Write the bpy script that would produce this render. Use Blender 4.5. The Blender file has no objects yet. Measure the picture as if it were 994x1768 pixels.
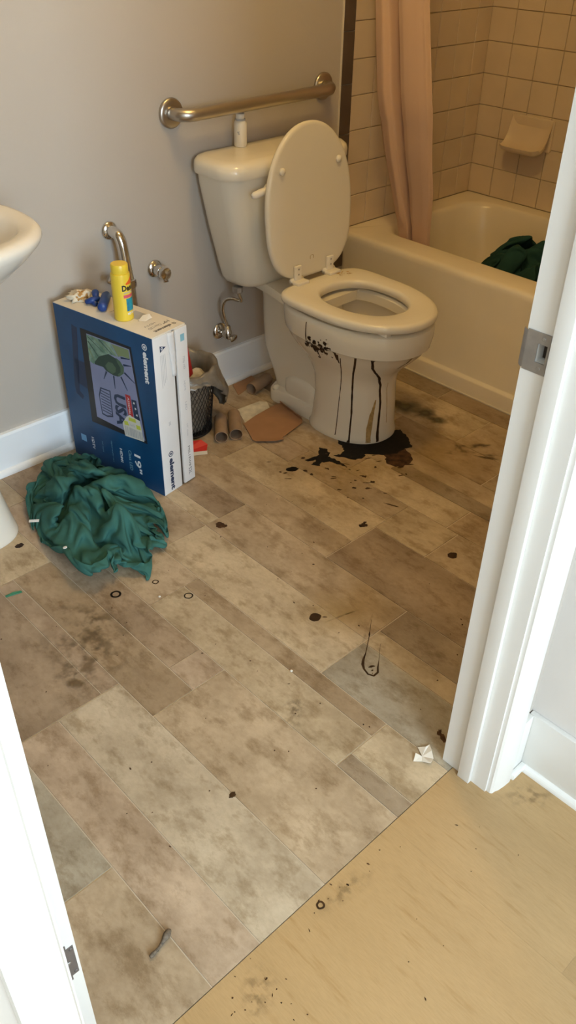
import bpy, bmesh, math, random
from mathutils import Vector, Matrix, noise
from mathutils.bvhtree import BVHTree

sc = bpy.context.scene
COL = sc.collection
random.seed(11)
PI = math.pi

# ------------------------------------------------------------------ camera
FPX = 1457.16
cam_d = bpy.data.cameras.new('camera')
cam_d.sensor_fit = 'VERTICAL'
cam_d.sensor_height = 24.0
cam_d.lens = FPX / 1768.0 * 24.0
cam_d.clip_start = 0.02
cam = bpy.data.objects.new('camera', cam_d)
COL.objects.link(cam)
yaw, pitch, roll = math.radians(44.03886), math.radians(36.43427), math.radians(1.15545)
fwd = Vector((math.sin(yaw) * math.cos(pitch), math.cos(yaw) * math.cos(pitch), -math.sin(pitch)))
rgt0 = Vector((math.cos(yaw), -math.sin(yaw), 0))
up0 = rgt0.cross(fwd)
rgt = math.cos(roll) * rgt0 + math.sin(roll) * up0
upv = -math.sin(roll) * rgt0 + math.cos(roll) * up0
CAMP = Vector((-1.30489, -2.10012, 1.39979))
cam.matrix_world = Matrix(((rgt.x, upv.x, -fwd.x, CAMP.x), (rgt.y, upv.y, -fwd.y, CAMP.y),
                           (rgt.z, upv.z, -fwd.z, CAMP.z), (0, 0, 0, 1)))
sc.camera = cam

# ------------------------------------------------------------------ world, daylight, exposure
world = bpy.data.worlds.new('world')
sc.world = world
world.use_nodes = True
world.node_tree.nodes['Background'].inputs[0].default_value = (0.75, 0.85, 1.0, 1)
world.node_tree.nodes['Background'].inputs[1].default_value = 0.6
# daylight entering through the hall window behind the photographer
sun_d = bpy.data.lights.new('window_daylight', 'AREA')
sun_d.shape = 'RECTANGLE'
sun_d.size = 1.5
sun_d.size_y = 1.5
sun_d.energy = 172
sun_d.color = (0.70, 0.87, 1.0)
sun_o = bpy.data.objects.new('window_daylight', sun_d)
COL.objects.link(sun_o)
sun_o.location = (-1.45, -4.72, 1.55)
sun_o.rotation_euler = (PI / 2, 0, 0)      # emits towards +y
sc.view_settings.view_transform = 'Standard'
sc.view_settings.look = 'None'
sc.view_settings.gamma = 1.0
sc.view_settings.use_curve_mapping = False
sc.view_settings.exposure = 0.0
sc.cycles.use_denoising = True
sc.cycles.max_bounces = 10
sc.cycles.diffuse_bounces = 6
sc.cycles.caustics_reflective = False
sc.cycles.caustics_refractive = False

# ------------------------------------------------------------------ materials
MATS = {}

def mat(name, col, rough=0.5, metal=0.0, noise_amt=0.0, noise_scale=8.0, bump=0.0, bump_scale=200.0,
        spec=0.5, coat=0.0, col2=None, sss=0.0):
    m = bpy.data.materials.new(name)
    m.use_nodes = True
    nt = m.node_tree
    b = nt.nodes['Principled BSDF']
    b.inputs['Base Color'].default_value = (*col, 1)
    b.inputs['Roughness'].default_value = rough
    b.inputs['Metallic'].default_value = metal
    b.inputs['Specular IOR Level'].default_value = spec
    if coat:
        b.inputs['Coat Weight'].default_value = coat
        b.inputs['Coat Roughness'].default_value = 0.12
    if noise_amt or bump or col2:
        g = nt.nodes.new('ShaderNodeNewGeometry')
    if noise_amt or col2:
        n = nt.nodes.new('ShaderNodeTexNoise')
        n.inputs['Scale'].default_value = noise_scale
        n.inputs['Detail'].default_value = 6
        nt.links.new(g.outputs['Position'], n.inputs['Vector'])
        r = nt.nodes.new('ShaderNodeValToRGB')
        c2 = col2 or tuple(max(0, c * (1 - noise_amt)) for c in col)
        c1 = col if col2 else tuple(min(1, c * (1 + noise_amt * 0.6)) for c in col)
        r.color_ramp.elements[0].position = 0.35
        r.color_ramp.elements[1].position = 0.65
        r.color_ramp.elements[0].color = (*c2, 1)
        r.color_ramp.elements[1].color = (*c1, 1)
        nt.links.new(n.outputs['Fac'], r.inputs['Fac'])
        nt.links.new(r.outputs['Color'], b.inputs['Base Color'])
    if bump:
        n2 = nt.nodes.new('ShaderNodeTexNoise')
        n2.inputs['Scale'].default_value = bump_scale
        n2.inputs['Detail'].default_value = 4
        nt.links.new(g.outputs['Position'], n2.inputs['Vector'])
        bp = nt.nodes.new('ShaderNodeBump')
        bp.inputs['Strength'].default_value = bump
        bp.inputs['Distance'].default_value = 0.002
        nt.links.new(n2.outputs['Fac'], bp.inputs['Height'])
        nt.links.new(bp.outputs['Normal'], b.inputs['Normal'])
    MATS[name] = m
    return m

mat('paint_wall', (0.49, 0.445, 0.395), 0.75, noise_amt=0.03, noise_scale=2, bump=0.12, bump_scale=260, spec=0.25)
mat('paint_hall', (0.66, 0.63, 0.60), 0.7, noise_amt=0.02, noise_scale=2, bump=0.1, bump_scale=260, spec=0.25)
mat('ceiling_white', (0.78, 0.76, 0.72), 0.85)
mat('trim_white', (0.74, 0.73, 0.70), 0.38, noise_amt=0.025, noise_scale=5)
mat('baseboard_white', (0.84, 0.87, 0.90), 0.38, noise_amt=0.02, noise_scale=5)
mat('tile_beige', (0.655, 0.535, 0.385), 0.28, noise_amt=0.05, noise_scale=7)
mat('grout', (0.44, 0.34, 0.23), 0.9)
mat('tile_dark', (0.105, 0.075, 0.055), 0.35, noise_amt=0.15, noise_scale=14)
mat('porcelain', (0.76, 0.71, 0.60), 0.13, spec=0.5)
mat('porcelain_sink', (0.80, 0.76, 0.68), 0.15)
mat('tub_enamel', (0.82, 0.74, 0.59), 0.22, noise_amt=0.03, noise_scale=6)
mat('seat_plastic', (0.76, 0.71, 0.60), 0.22)
mat('white_plastic', (0.80, 0.76, 0.68), 0.4)
mat('brushed_steel', (0.52, 0.48, 0.43), 0.32, 1.0, bump=0.03, bump_scale=500)
mat('chrome', (0.72, 0.70, 0.67), 0.12, 1.0)
mat('dull_metal', (0.42, 0.41, 0.40), 0.45, 0.85, noise_amt=0.1, noise_scale=60)
mat('hinge_metal', (0.16, 0.14, 0.13), 0.5, 0.4, noise_amt=0.1, noise_scale=60)
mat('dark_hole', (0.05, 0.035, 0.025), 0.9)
mat('curtain', (0.62, 0.42, 0.29), 0.8, bump=0.15, bump_scale=350)
mat('green_cloth', (0.044, 0.140, 0.120), 0.9, noise_amt=0.18, noise_scale=9, bump=0.35, bump_scale=900, spec=0.15)
mat('dark_green_cloth', (0.020, 0.062, 0.052), 0.9, noise_amt=0.2, noise_scale=9, bump=0.3, bump_scale=900, spec=0.15)
mat('carton_white', (0.74, 0.73, 0.72), 0.55, noise_amt=0.03, noise_scale=12)
mat('carton_cream', (0.72, 0.67, 0.58), 0.6, noise_amt=0.03, noise_scale=12)
mat('carton_blue', (0.008, 0.075, 0.20), 0.35, noise_amt=0.2, noise_scale=5, col2=(0.005, 0.048, 0.135))
mat('print_black', (0.012, 0.013, 0.016), 0.4)
mat('print_navy', (0.012, 0.03, 0.08), 0.4)
mat('print_white', (0.78, 0.80, 0.82), 0.5)
mat('print_grey', (0.42, 0.43, 0.45), 0.5)
mat('print_soft', (0.13, 0.12, 0.115), 0.5)
mat('print_sky', (0.235, 0.265, 0.44), 0.4, noise_amt=0.1, noise_scale=8)
mat('print_green', (0.10, 0.20, 0.145), 0.5, col2=(0.27, 0.40, 0.32), noise_scale=40)
mat('print_green_dark', (0.028, 0.06, 0.045), 0.5)
mat('print_green_mid', (0.07, 0.125, 0.08), 0.5)
mat('print_olive', (0.20, 0.26, 0.13), 0.5)
mat('print_red', (0.45, 0.03, 0.03), 0.45)
mat('print_cyan', (0.25, 0.50, 0.60), 0.45)
mat('print_lightblue', (0.14, 0.33, 0.55), 0.45)
mat('sticker', (0.66, 0.66, 0.60), 0.5)
mat('sticker_lime', (0.55, 0.60, 0.08), 0.5)
mat('yellow_plastic', (0.78, 0.57, 0.05), 0.35)
mat('label_orange', (0.75, 0.13, 0.02), 0.45)
mat('label_pink', (0.65, 0.10, 0.14), 0.45)
mat('label_blue', (0.01, 0.14, 0.30), 0.4, col2=(0.02, 0.35, 0.42), noise_scale=60)
mat('blue_plastic', (0.012, 0.05, 0.23), 0.4)
mat('tissue', (0.72, 0.64, 0.50), 0.9, noise_amt=0.15, noise_scale=60)
mat('tissue_brown', (0.50, 0.27, 0.08), 0.85, noise_amt=0.3, noise_scale=70)
mat('paper_white', (0.72, 0.68, 0.60), 0.85)
mat('paper_soiled', (0.66, 0.60, 0.48), 0.85, noise_amt=0.18, noise_scale=35)
mat('kraft', (0.36, 0.19, 0.095), 0.8, noise_amt=0.06, noise_scale=20)
mat('kraft_tube', (0.33, 0.22, 0.14), 0.85, noise_amt=0.1, noise_scale=30)
mat('red_wrap', (0.52, 0.025, 0.02), 0.35)
mat('black_wire', (0.022, 0.02, 0.018), 0.45, 0.3)
mat('bag_grey', (0.22, 0.19, 0.15), 0.28, noise_amt=0.25, noise_scale=25, bump=0.6, bump_scale=30)
mat('green_tape', (0.02, 0.20, 0.11), 0.5)
mat('dry_leaf', (0.13, 0.10, 0.07), 0.7, noise_amt=0.5, noise_scale=200)
mat('lamp_shade', (0.9, 0.85, 0.75), 0.4)
mat('stain_black', (0.009, 0.007, 0.006), 0.6, spec=0.15, noise_amt=0.3, noise_scale=60)
mat('stain_brown', (0.040, 0.018, 0.007), 0.5, spec=0.25, noise_amt=0.5, noise_scale=40)
mat('stain_rust', (0.065, 0.030, 0.013), 0.6, spec=0.2, noise_amt=0.7, noise_scale=50)
mat('stain_amber', (0.40, 0.26, 0.10), 0.4, noise_amt=0.3, noise_scale=80)
mat('caulk', (0.66, 0.60, 0.50), 0.6)

def film_mat(name, col, strength, scale, rough=0.4, lo=0.45, hi=0.62):
    """dried dirt film: patchy, partly see-through"""
    m = bpy.data.materials.new(name)
    m.use_nodes = True
    nt = m.node_tree
    b = nt.nodes['Principled BSDF']
    b.inputs['Base Color'].default_value = (*col, 1)
    b.inputs['Roughness'].default_value = rough
    g = nt.nodes.new('ShaderNodeNewGeometry')
    n = nt.nodes.new('ShaderNodeTexNoise')
    n.inputs['Scale'].default_value = scale
    n.inputs['Detail'].default_value = 7
    nt.links.new(g.outputs['Position'], n.inputs['Vector'])
    mr = nt.nodes.new('ShaderNodeMapRange')
    mr.inputs['From Min'].default_value = lo
    mr.inputs['From Max'].default_value = hi
    mr.inputs['To Max'].default_value = strength
    nt.links.new(n.outputs['Fac'], mr.inputs['Value'])
    at = nt.nodes.new('ShaderNodeAttribute')
    at.attribute_name = 'edge'
    mu = nt.nodes.new('ShaderNodeMath')
    mu.operation = 'MULTIPLY'
    nt.links.new(mr.outputs['Result'], mu.inputs[0])
    nt.links.new(at.outputs['Fac'], mu.inputs[1])
    nt.links.new(mu.outputs[0], b.inputs['Alpha'])
    MATS[name] = m
    return m

film_mat('film_yellow', (0.52, 0.325, 0.085), 0.40, 9, 0.35, 0.25, 0.55)
film_mat('film_brown', (0.085, 0.042, 0.015), 0.95, 22)
film_mat('film_olive', (0.095, 0.075, 0.028), 1.1, 14, 0.3, 0.15, 0.45)
film_mat('film_dirt', (0.17, 0.105, 0.045), 0.6, 30)
film_mat('film_grime', (0.20, 0.13, 0.06), 0.45, 60)

def plank_mat(name, warm=False):
    m = bpy.data.materials.new(name)
    m.use_nodes = True
    nt = m.node_tree
    L = nt.links.new
    b = nt.nodes['Principled BSDF']
    g = nt.nodes.new('ShaderNodeNewGeometry')
    oi = nt.nodes.new('ShaderNodeObjectInfo')
    def nz(scale, detail, sx=1, sy=1, rough=0.6):
        mp = nt.nodes.new('ShaderNodeMapping')
        mp.inputs['Scale'].default_value = (sx, sy, 1)
        L(g.outputs['Position'], mp.inputs['Vector'])
        ad = nt.nodes.new('ShaderNodeVectorMath')
        ad.operation = 'ADD'
        L(mp.outputs[0], ad.inputs[0])
        sc_ = nt.nodes.new('ShaderNodeVectorMath')
        sc_.operation = 'SCALE'
        sc_.inputs[0].default_value = (3.7, 9.1, 5.3)
        L(oi.outputs['Random'], sc_.inputs['Scale'])
        L(sc_.outputs[0], ad.inputs[1])
        n = nt.nodes.new('ShaderNodeTexNoise')
        n.inputs['Scale'].default_value = scale
        n.inputs['Detail'].default_value = detail
        n.inputs['Roughness'].default_value = rough
        L(ad.outputs[0], n.inputs['Vector'])
        return n
    def ramp(src, p0, c0, p1, c1):
        r = nt.nodes.new('ShaderNodeValToRGB')
        r.color_ramp.elements[0].position = p0
        r.color_ramp.elements[1].position = p1
        r.color_ramp.elements[0].color = (*c0, 1)
        r.color_ramp.elements[1].color = (*c1, 1)
        L(src, r.inputs['Fac'])
        return r
    def mult(a, bb):
        x = nt.nodes.new('ShaderNodeMix')
        x.data_type = 'RGBA'
        x.blend_type = 'MULTIPLY'
        x.inputs['Factor'].default_value = 1
        L(a, x.inputs[6])
        L(bb, x.inputs[7])
        return x.outputs[2]
    if not warm:
        a = ramp(nz(7, 8, 1, 0.75).outputs['Fac'], 0.36, (0.78, 0.74, 0.69), 0.66, (1.20, 1.20, 1.19))
        c = ramp(nz(24, 9, 1, 0.5, 0.7).outputs['Fac'], 0.36, (0.72, 0.67, 0.60), 0.50, (1.04, 1.04, 1.04))
        d = ramp(nz(90, 6, 1, 0.6, 0.7).outputs['Fac'], 0.3, (0.88, 0.86, 0.83), 0.6, (1.04, 1.04, 1.04))
    else:
        a = ramp(nz(3, 5, 2.5, 0.5).outputs['Fac'], 0.3, (0.92, 0.9, 0.86), 0.7, (1.06, 1.05, 1.03))
        c = ramp(nz(16, 6, 4.5, 0.5, 0.6).outputs['Fac'], 0.28, (0.86, 0.80, 0.70), 0.42, (1.02, 1.02, 1.02))
        d = ramp(nz(120, 4, 4, 0.4).outputs['Fac'], 0.3, (0.93, 0.92, 0.9), 0.6, (1.03, 1.03, 1.03))
    colr = mult(mult(mult(oi.outputs['Color'], a.outputs['Color']), c.outputs['Color']), d.outputs['Color'])
    L(colr, b.inputs['Base Color'])
    b.inputs['Roughness'].default_value = 0.48 if not warm else 0.42
    b.inputs['Specular IOR Level'].default_value = 0.35
    MATS[name] = m
    return m

plank_mat('vinyl_plank')
plank_mat('maple_plank', True)
mat('vinyl_joint', (0.60, 0.50, 0.37), 0.7)
mat('maple_joint', (0.40, 0.28, 0.15), 0.7)

# ------------------------------------------------------------------ helpers
def tag(o, label=None, cat=None, group=None, kind=None):
    if label: o['label'] = label
    if cat: o['category'] = cat
    if group: o['group'] = group
    if kind: o['kind'] = kind
    return o

def link(o, parent=None):
    COL.objects.link(o)
    if parent:
        o.parent = parent
    return o

def empty(name, loc=(0, 0, 0), rz=0.0, parent=None):
    o = bpy.data.objects.new(name, None)
    o.location = loc
    o.rotation_euler = (0, 0, rz)
    o.empty_display_size = 0.05
    return link(o, parent)

def flush():
    bpy.context.view_layer.update()

def mesh_obj(name, vs, fs, m, parent=None, smooth=False, keep=True):
    """vs in world space; parented objects keep their world place"""
    me = bpy.data.meshes.new(name)
    me.from_pydata([tuple(v) for v in vs], [], fs)
    me.validate()
    return me_obj(name, me, m, parent, smooth)

def me_obj(name, me, m, parent=None, smooth=False):
    bm = bmesh.new()
    bm.from_mesh(me)
    bmesh.ops.recalc_face_normals(bm, faces=bm.faces)
    bm.to_mesh(me)
    bm.free()
    return raw_obj(name, me, m, parent, smooth)

def raw_obj(name, me, m, parent=None, smooth=False):
    if smooth:
        me.polygons.foreach_set('use_smooth', [True] * len(me.polygons))
    me.materials.clear()
    me.materials.append(MATS[m])
    o = bpy.data.objects.new(name, me)
    link(o, parent)
    if parent:
        o.matrix_parent_inverse = world_of(parent).inverted()
    return o

def world_of(o):
    mw = o.matrix_basis.copy()
    if o.parent:
        mw = world_of(o.parent) @ o.matrix_parent_inverse @ mw
    return mw

def bm_obj(name, bm, m, parent=None, smooth=False):
    me = bpy.data.meshes.new(name)
    bmesh.ops.recalc_face_normals(bm, faces=bm.faces)
    bm.to_mesh(me)
    bm.free()
    return raw_obj(name, me, m, parent, smooth)

def auto_smooth(o, ang=40):
    me = o.data
    me.polygons.foreach_set('use_smooth', [True] * len(me.polygons))
    try:
        me.set_sharp_from_angle(angle=math.radians(ang))
    except Exception:
        pass
    return o

def box_bm(x0, x1, y0, y1, z0, z1, bev=0.0, seg=2, M=None):
    bm = bmesh.new()
    vs = [bm.verts.new((x, y, z)) for z in (z0, z1) for y in (y0, y1) for x in (x0, x1)]
    for f in ((0, 2, 3, 1), (4, 5, 7, 6), (0, 1, 5, 4), (2, 6, 7, 3), (0, 4, 6, 2), (1, 3, 7, 5)):
        bm.faces.new([vs[i] for i in f])
    if bev:
        bmesh.ops.bevel(bm, geom=list(bm.edges), offset=bev, segments=seg, profile=0.6, affect='EDGES')
    if M:
        bm.transform(M)
    return bm

def box(name, x0, x1, y0, y1, z0, z1, m, parent=None, bev=0.0, seg=2, M=None):
    o = bm_obj(name, box_bm(x0, x1, y0, y1, z0, z1, bev, seg, M), m, parent)
    if bev:
        auto_smooth(o, 35)
    return o

def loft(rings, cap0=True, cap1=True, closed=False):
    vs, fs = [], []
    n = len(rings[0])
    for r in rings:
        vs += [tuple(p) for p in r]
    k = len(rings)
    for i in range(k if closed else k - 1):
        j = (i + 1) % k
        for a in range(n):
            b = (a + 1) % n
            fs.append((i * n + a, i * n + b, j * n + b, j * n + a))
    if not closed:
        if cap0: fs.append(tuple(range(n))[::-1])
        if cap1: fs.append(tuple(range((k - 1) * n, k * n)))
    return vs, fs

def lathe(prof, n=32, M=None, cap0=True, cap1=True):
    rings = []
    for r, z in prof:
        ring = [Vector((r * math.cos(2 * PI * i / n), r * math.sin(2 * PI * i / n), z)) for i in range(n)]
        rings.append([M @ p for p in ring] if M else ring)
    return loft(rings, cap0, cap1)

def axis_m(p, d):
    d = Vector(d).normalized()
    return Matrix.Translation(p) @ d.to_track_quat('Z', 'Y').to_matrix().to_4x4()

def smooth_path(pts, sub=6):
    pts = [Vector(p) for p in pts]
    out = []
    for i in range(len(pts) - 1):
        p0 = pts[max(i - 1, 0)]; p1 = pts[i]; p2 = pts[i + 1]; p3 = pts[min(i + 2, len(pts) - 1)]
        for s in range(sub):
            t = s / sub
            out.append(0.5 * ((2 * p1) + (p2 - p0) * t + (2 * p0 - 5 * p1 + 4 * p2 - p3) * t * t
                              + (3 * p1 - p0 - 3 * p2 + p3) * t ** 3))
    out.append(pts[-1])
    return out

def tube(pts, r, n=12, caps=True):
    pts = [Vector(p) for p in pts]
    rad = r if isinstance(r, (list, tuple)) else [r] * len(pts)
    rings = []
    nrm = None
    for i, p in enumerate(pts):
        t = (pts[min(i + 1, len(pts) - 1)] - pts[max(i - 1, 0)]).normalized()
        if nrm is None:
            nrm = t.orthogonal().normalized()
        nrm = (nrm - t * nrm.dot(t)).normalized()
        bn = t.cross(nrm)
        rings.append([p + rad[i] * (math.cos(2 * PI * k / n) * nrm + math.sin(2 * PI * k / n) * bn) for k in range(n)])
    return loft(rings, caps, caps)

def join_parts(parts):
    vs, fs = [], []
    for v, f in parts:
        o = len(vs)
        vs += list(v)
        fs += [tuple(i + o for i in q) for q in f]
    return vs, fs

def rrect(x0, x1, y0, y1, rad, z, n=8):
    """rounded rectangle ring, 4*(n+1) points"""
    rad = min(rad, (x1 - x0) / 2 - 1e-4, (y1 - y0) / 2 - 1e-4)
    out = []
    for cx, cy, a0 in ((x1 - rad, y1 - rad, 0), (x0 + rad, y1 - rad, PI / 2), (x0 + rad, y0 + rad, PI), (x1 - rad, y0 + rad, 1.5 * PI)):
        for k in range(n + 1):
            a = a0 + k * PI / 2 / n
            out.append(Vector((cx + rad * math.cos(a), cy + rad * math.sin(a), z)))
    return out

def egg(xc, yf, yb, hw, yc, z, nf=2.1, nb=2.4, N=56):
    """egg outline: front at yf (towards -y), back at yb, widest at yc"""
    out = []
    for k in range(N):
        a = 2 * PI * k / N
        s, c = math.sin(a), math.cos(a)
        n = nf if c > 0 else nb
        x = xc + hw * math.copysign(abs(s) ** (2 / n), s)
        y = yc - (yc - yf) * abs(c) ** (2 / n) if c > 0 else yc + (yb - yc) * abs(c) ** (2 / n)
        out.append(Vector((x, y, z)))
    return out

def text_mesh(s, size, M, bold=0.0, italic=0.0, fit=None):
    cu = bpy.data.curves.new('t', 'FONT')
    cu.body = s
    cu.size = size
    cu.offset = bold
    cu.shear = italic
    cu.resolution_u = 2
    ob = bpy.data.objects.new('t', cu)
    COL.objects.link(ob)
    dg = bpy.context.evaluated_depsgraph_get()
    me = bpy.data.meshes.new_from_object(ob.evaluated_get(dg))
    bpy.data.objects.remove(ob)
    bpy.data.curves.remove(cu)
    if fit and len(me.vertices):
        xs = [v.co.x for v in me.vertices]; ys = [v.co.y for v in me.vertices]
        w, h = max(xs) - min(xs), max(ys) - min(ys)
        for v in me.vertices:
            v.co.x = (v.co.x - min(xs)) / w * fit[0]
            v.co.y = (v.co.y - min(ys)) / h * fit[1]
    me.transform(M)
    return me

# ------------------------------------------------------------------ the setting
YW = -0.03          # painted back wall plane
XF = 1.7236         # tiled side wall plane (far side of the tub)
T = 0.1095          # tile pitch
YD0, YD1 = -1.552, -1.655   # door wall, bath side / hall side
CEIL = 2.44

def struct(o, label, cat='wall'):
    tag(o, label, cat, kind='structure')
    return o

wb = struct(box('wall_back', -1.85, 0.948, YW, 0.12, 0, CEIL, 'paint_wall'), 'greige painted wall behind the toilet')
struct(box('wall_left', -1.97, -1.85, -1.55, 0.12, 0, CEIL, 'paint_wall'), 'painted side wall beyond the sink')
struct(box('wall_front', -0.30, 1.85, YD1, YD0, 0, CEIL, 'paint_wall'), 'door wall beside the right jamb')
struct(box('wall_front_left', -1.97, -1.19, YD1, YD0, 0, CEIL, 'paint_wall'), 'door wall beside the left jamb')
struct(box('wall_front_top', -1.19, -0.30, YD1, YD0, 2.08, CEIL, 'paint_wall'), 'wall above the doorway')
struct(box('ceiling', -2.75, 1.85, -4.75, 0.12, CEIL, CEIL + 0.08, 'ceiling_white'), 'flat white ceiling', 'ceiling')
struct(box('wall_hall_right', -0.2155, -0.12, -4.7, YD1, 0, CEIL, 'paint_hall'), 'off white hall wall right of the doorway')
struct(box('wall_hall_left', -2.75, -2.65, -4.7, YD1, 0, CEIL, 'paint_hall'), 'hall wall on the left side')
struct(box('wall_hall_front', -2.75, -1.97, YD1, YD1 + 0.1, 0, CEIL, 'paint_hall'), 'hall wall left of the doorway')

# hall wall with window opening behind the photographer
WX0, WX1, WZ0, WZ1 = -2.20, -0.70, 0.80, 2.30
bm = bmesh.new()
for q in ((-2.75, WX0, 0, CEIL), (WX1, -0.12, 0, CEIL), (WX0, WX1, 0, WZ0), (WX0, WX1, WZ1, CEIL)):
    b2 = box_bm(q[0], q[1], -4.70, -4.60, q[2], q[3])
    me = bpy.data.meshes.new('x'); b2.to_mesh(me); b2.free(); bm.from_mesh(me)
struct(bm_obj('wall_hall_back', bm, 'paint_hall'), 'hall wall holding the window')
win = struct(empty('window_1', (-1.45, -4.65, 0.8)), 'hall window letting in daylight', 'window')
for q in ((WX0, WX0 + .04, WZ0, WZ1), (WX1 - .04, WX1, WZ0, WZ1), (WX0, WX1, WZ0, WZ0 + .04), (WX0, WX1, WZ1 - .04, WZ1),
          (WX0, WX1, 1.53, 1.57)):
    box('window_frame', q[0], q[1], -4.68, -4.62, q[2], q[3], 'trim_white', win, 0.004)

# ---- bathroom floor: vinyl planks on a base
fl = struct(box('floor', -1.86, 0.97, -1.577, 0.0, -0.03, -0.0016, 'vinyl_joint'), 'worn wood-look vinyl plank bathroom floor, stained brown near the toilet', 'floor')
unit = bpy.data.meshes.new('plank')
b2 = box_bm(0, 1, 0, 1, 0, 1)
b2.to_mesh(unit); b2.free()
unit.materials.append(MATS['vinyl_plank'])
TONE = {'d': (0.345, 0.262, 0.182), 'm': (0.425, 0.335, 0.232), 'l': (0.500, 0.408, 0.282), 'g': (0.385, 0.345, 0.272),
        'b': (0.380, 0.288, 0.190), 'k': (0.300, 0.235, 0.165), 'p': (0.45, 0.350, 0.255), 'w': (0.50, 0.425, 0.320)}
EDGE = -1.577
PL = [  # x0, x1, y0 (near), y1 (far), tone
    (-1.86, -1.42, EDGE, -0.62, 'm'), (-1.86, -1.42, -0.62, 0, 'd'), (-1.42, -1.18, EDGE, -0.9, 'l'), (-1.42, -1.18, -0.9, 0, 'b'),
    (-1.18, -0.945, EDGE, -1.298, 'm'), (-1.18, -0.945, -1.298, -0.947, 'g'),
    (-0.945, -0.843, EDGE, -0.947, 'p'), (-0.843, -0.692, EDGE, -0.947, 'w'),
    (-1.18, -0.945, -0.947, -0.30, 'b'), (-1.18, -0.945, -0.30, 0, 'm'), (-0.945, -0.737, -0.947, -0.42, 'd'), (-0.945, -0.737, -0.42, 0, 'm'),
    (-0.737, -0.692, -0.947, -0.485, 'p'), (-0.737, -0.585, -0.485, -0.22, 'l'), (-0.737, -0.585, -0.22, 0, 'k'),
    (-0.692, -0.585, -1.071, -0.485, 'b'), (-0.692, -0.497, EDGE, -1.071, 'm'),
    (-0.585, -0.497, -0.985, -0.56, 'd'), (-0.585, -0.497, -0.56, -0.2, 'p'), (-0.585, -0.497, -0.2, 0, 'l'), (-0.585, -0.497, -1.071, -0.985, 'p'),
    (-0.497, -0.392, -1.417, -0.79, 'l'), (-0.497, -0.345, -0.79, -0.36, 'm'), (-0.497, -0.345, -0.36, 0, 'd'), (-0.392, -0.345, -1.417, -0.79, 'b'),
    (-0.497, -0.454, EDGE, -1.417, 'k'), (-0.454, -0.345, EDGE, -1.417, 'l'),
    (-0.345, -0.205, EDGE, -1.222, 'g'), (-0.205, -0.150, EDGE, -1.222, 'l'), (-0.150, -0.050, EDGE, -1.222, 'k'),
    (-0.345, -0.195, -1.222, -0.630, 'l'), (-0.195, -0.050, -1.222, -0.630, 'm'),
    (-0.345, -0.195, -0.630, 0, 'm'), (-0.195, -0.148, -0.630, 0, 'l'), (-0.148, -0.050, -0.630, 0, 'd'),
    (-0.050, 0.142, EDGE, -0.947, 'd'), (-0.050, 0.050, -0.947, -0.33, 'm'), (-0.050, 0.050, -0.33, 0, 'l'), (0.050, 0.190, -0.947, -0.40, 'l'), (0.05, 0.190, -0.40, 0, 'm'),
    (0.142, 0.285, EDGE, -1.12, 'm'), (0.142, 0.285, -1.12, -0.947, 'l'), (0.190, 0.285, -0.947, -0.55, 'm'), (0.190, 0.285, -0.55, 0, 'p'),
    (0.285, 0.395, EDGE, -1.08, 'b'), (0.285, 0.395, -1.08, -0.70, 'l'), (0.285, 0.395, -0.70, 0, 'm'),
    (0.395, 0.450, EDGE, -0.78, 'k'), (0.395, 0.450, -0.78, 0, 'l'),
    (0.450, 0.525, EDGE, -0.3, 'm'), (0.450, 0.525, -0.3, 0, 'b'), (0.525, 0.665, EDGE, -1.02, 'm'), (0.525, 0.665, -1.02, -0.6, 'b'), (0.525, 0.665, -0.6, 0, 'l'),
    (0.665, 0.850, EDGE, -0.82, 'm'), (0.665, 0.850, -0.82, -0.4, 'l'), (0.665, 0.850, -0.4, 0, 'd'), (0.850, 0.97, EDGE, -0.6, 'd'), (0.850, 0.97, -0.6, 0, 'k')]
GAP = 0.0012
for x0, x1, y0, y1, tn in PL:
    o = bpy.data.objects.new('plank', unit)
    link(o, fl)
    o.location = (x0 + GAP, y0 + (GAP if y0 != EDGE else 0), -0.0022)
    o.scale = (x1 - x0 - 2 * GAP, y1 - y0 - 2 * GAP, 0.0022)
    k = random.uniform(0.90, 1.01)
    o.color = (*[c * k for c in TONE[tn]], 1)

# ---- hall floor: pale maple laminate
fh = struct(box('floor_hall', -2.75, -0.12, -4.7, -1.5785, -0.03, -0.0016, 'maple_joint'), 'pale maple laminate hall floor in front of the doorway', 'floor')
unit2 = unit.copy()
unit2.materials.clear()
unit2.materials.append(MATS['maple_plank'])
xs = [-2.75, -2.28, -1.87, -1.46, -1.05, -0.519 + 0.0, -0.12]
for i in range(len(xs) - 1):
    cuts = [-4.7, -3.5 + 0.3 * (i % 3), -1.5785] if i != 4 else [-4.7, -3.0, -1.5785]
    if i == 5:
        cuts = [-4.7, -3.2, -1.944, -1.5785]
    for j in range(len(cuts) - 1):
        o = bpy.data.objects.new('plank', unit2)
        link(o, fh)
        o.location = (xs[i] + 0.0001, cuts[j] + 0.0001, -0.0022)
        o.scale = (xs[i + 1] - xs[i] - 0.0002, cuts[j + 1] - cuts[j] - 0.0002, 0.0022)
        k = random.uniform(0.995, 1.005) * (1.0 if not (i == 5 and j == 1) else 0.93)
        o.color = (0.415 * k, 0.280 * k, 0.138 * k, 1)

# ---- tiled walls: every tile its own piece
te = struct(box('wall_tiled_end', 0.948, XF + 0.1, 0.0045, 0.12, 0.30, CEIL, 'grout'), 'beige square tiled wall at the end of the tub')
ts = struct(box('wall_tiled_side', XF + 0.0045, XF + 0.12, -1.552, 0.0045, 0.30, CEIL, 'grout'), 'beige square tiled wall along the far side of the tub')

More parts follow.
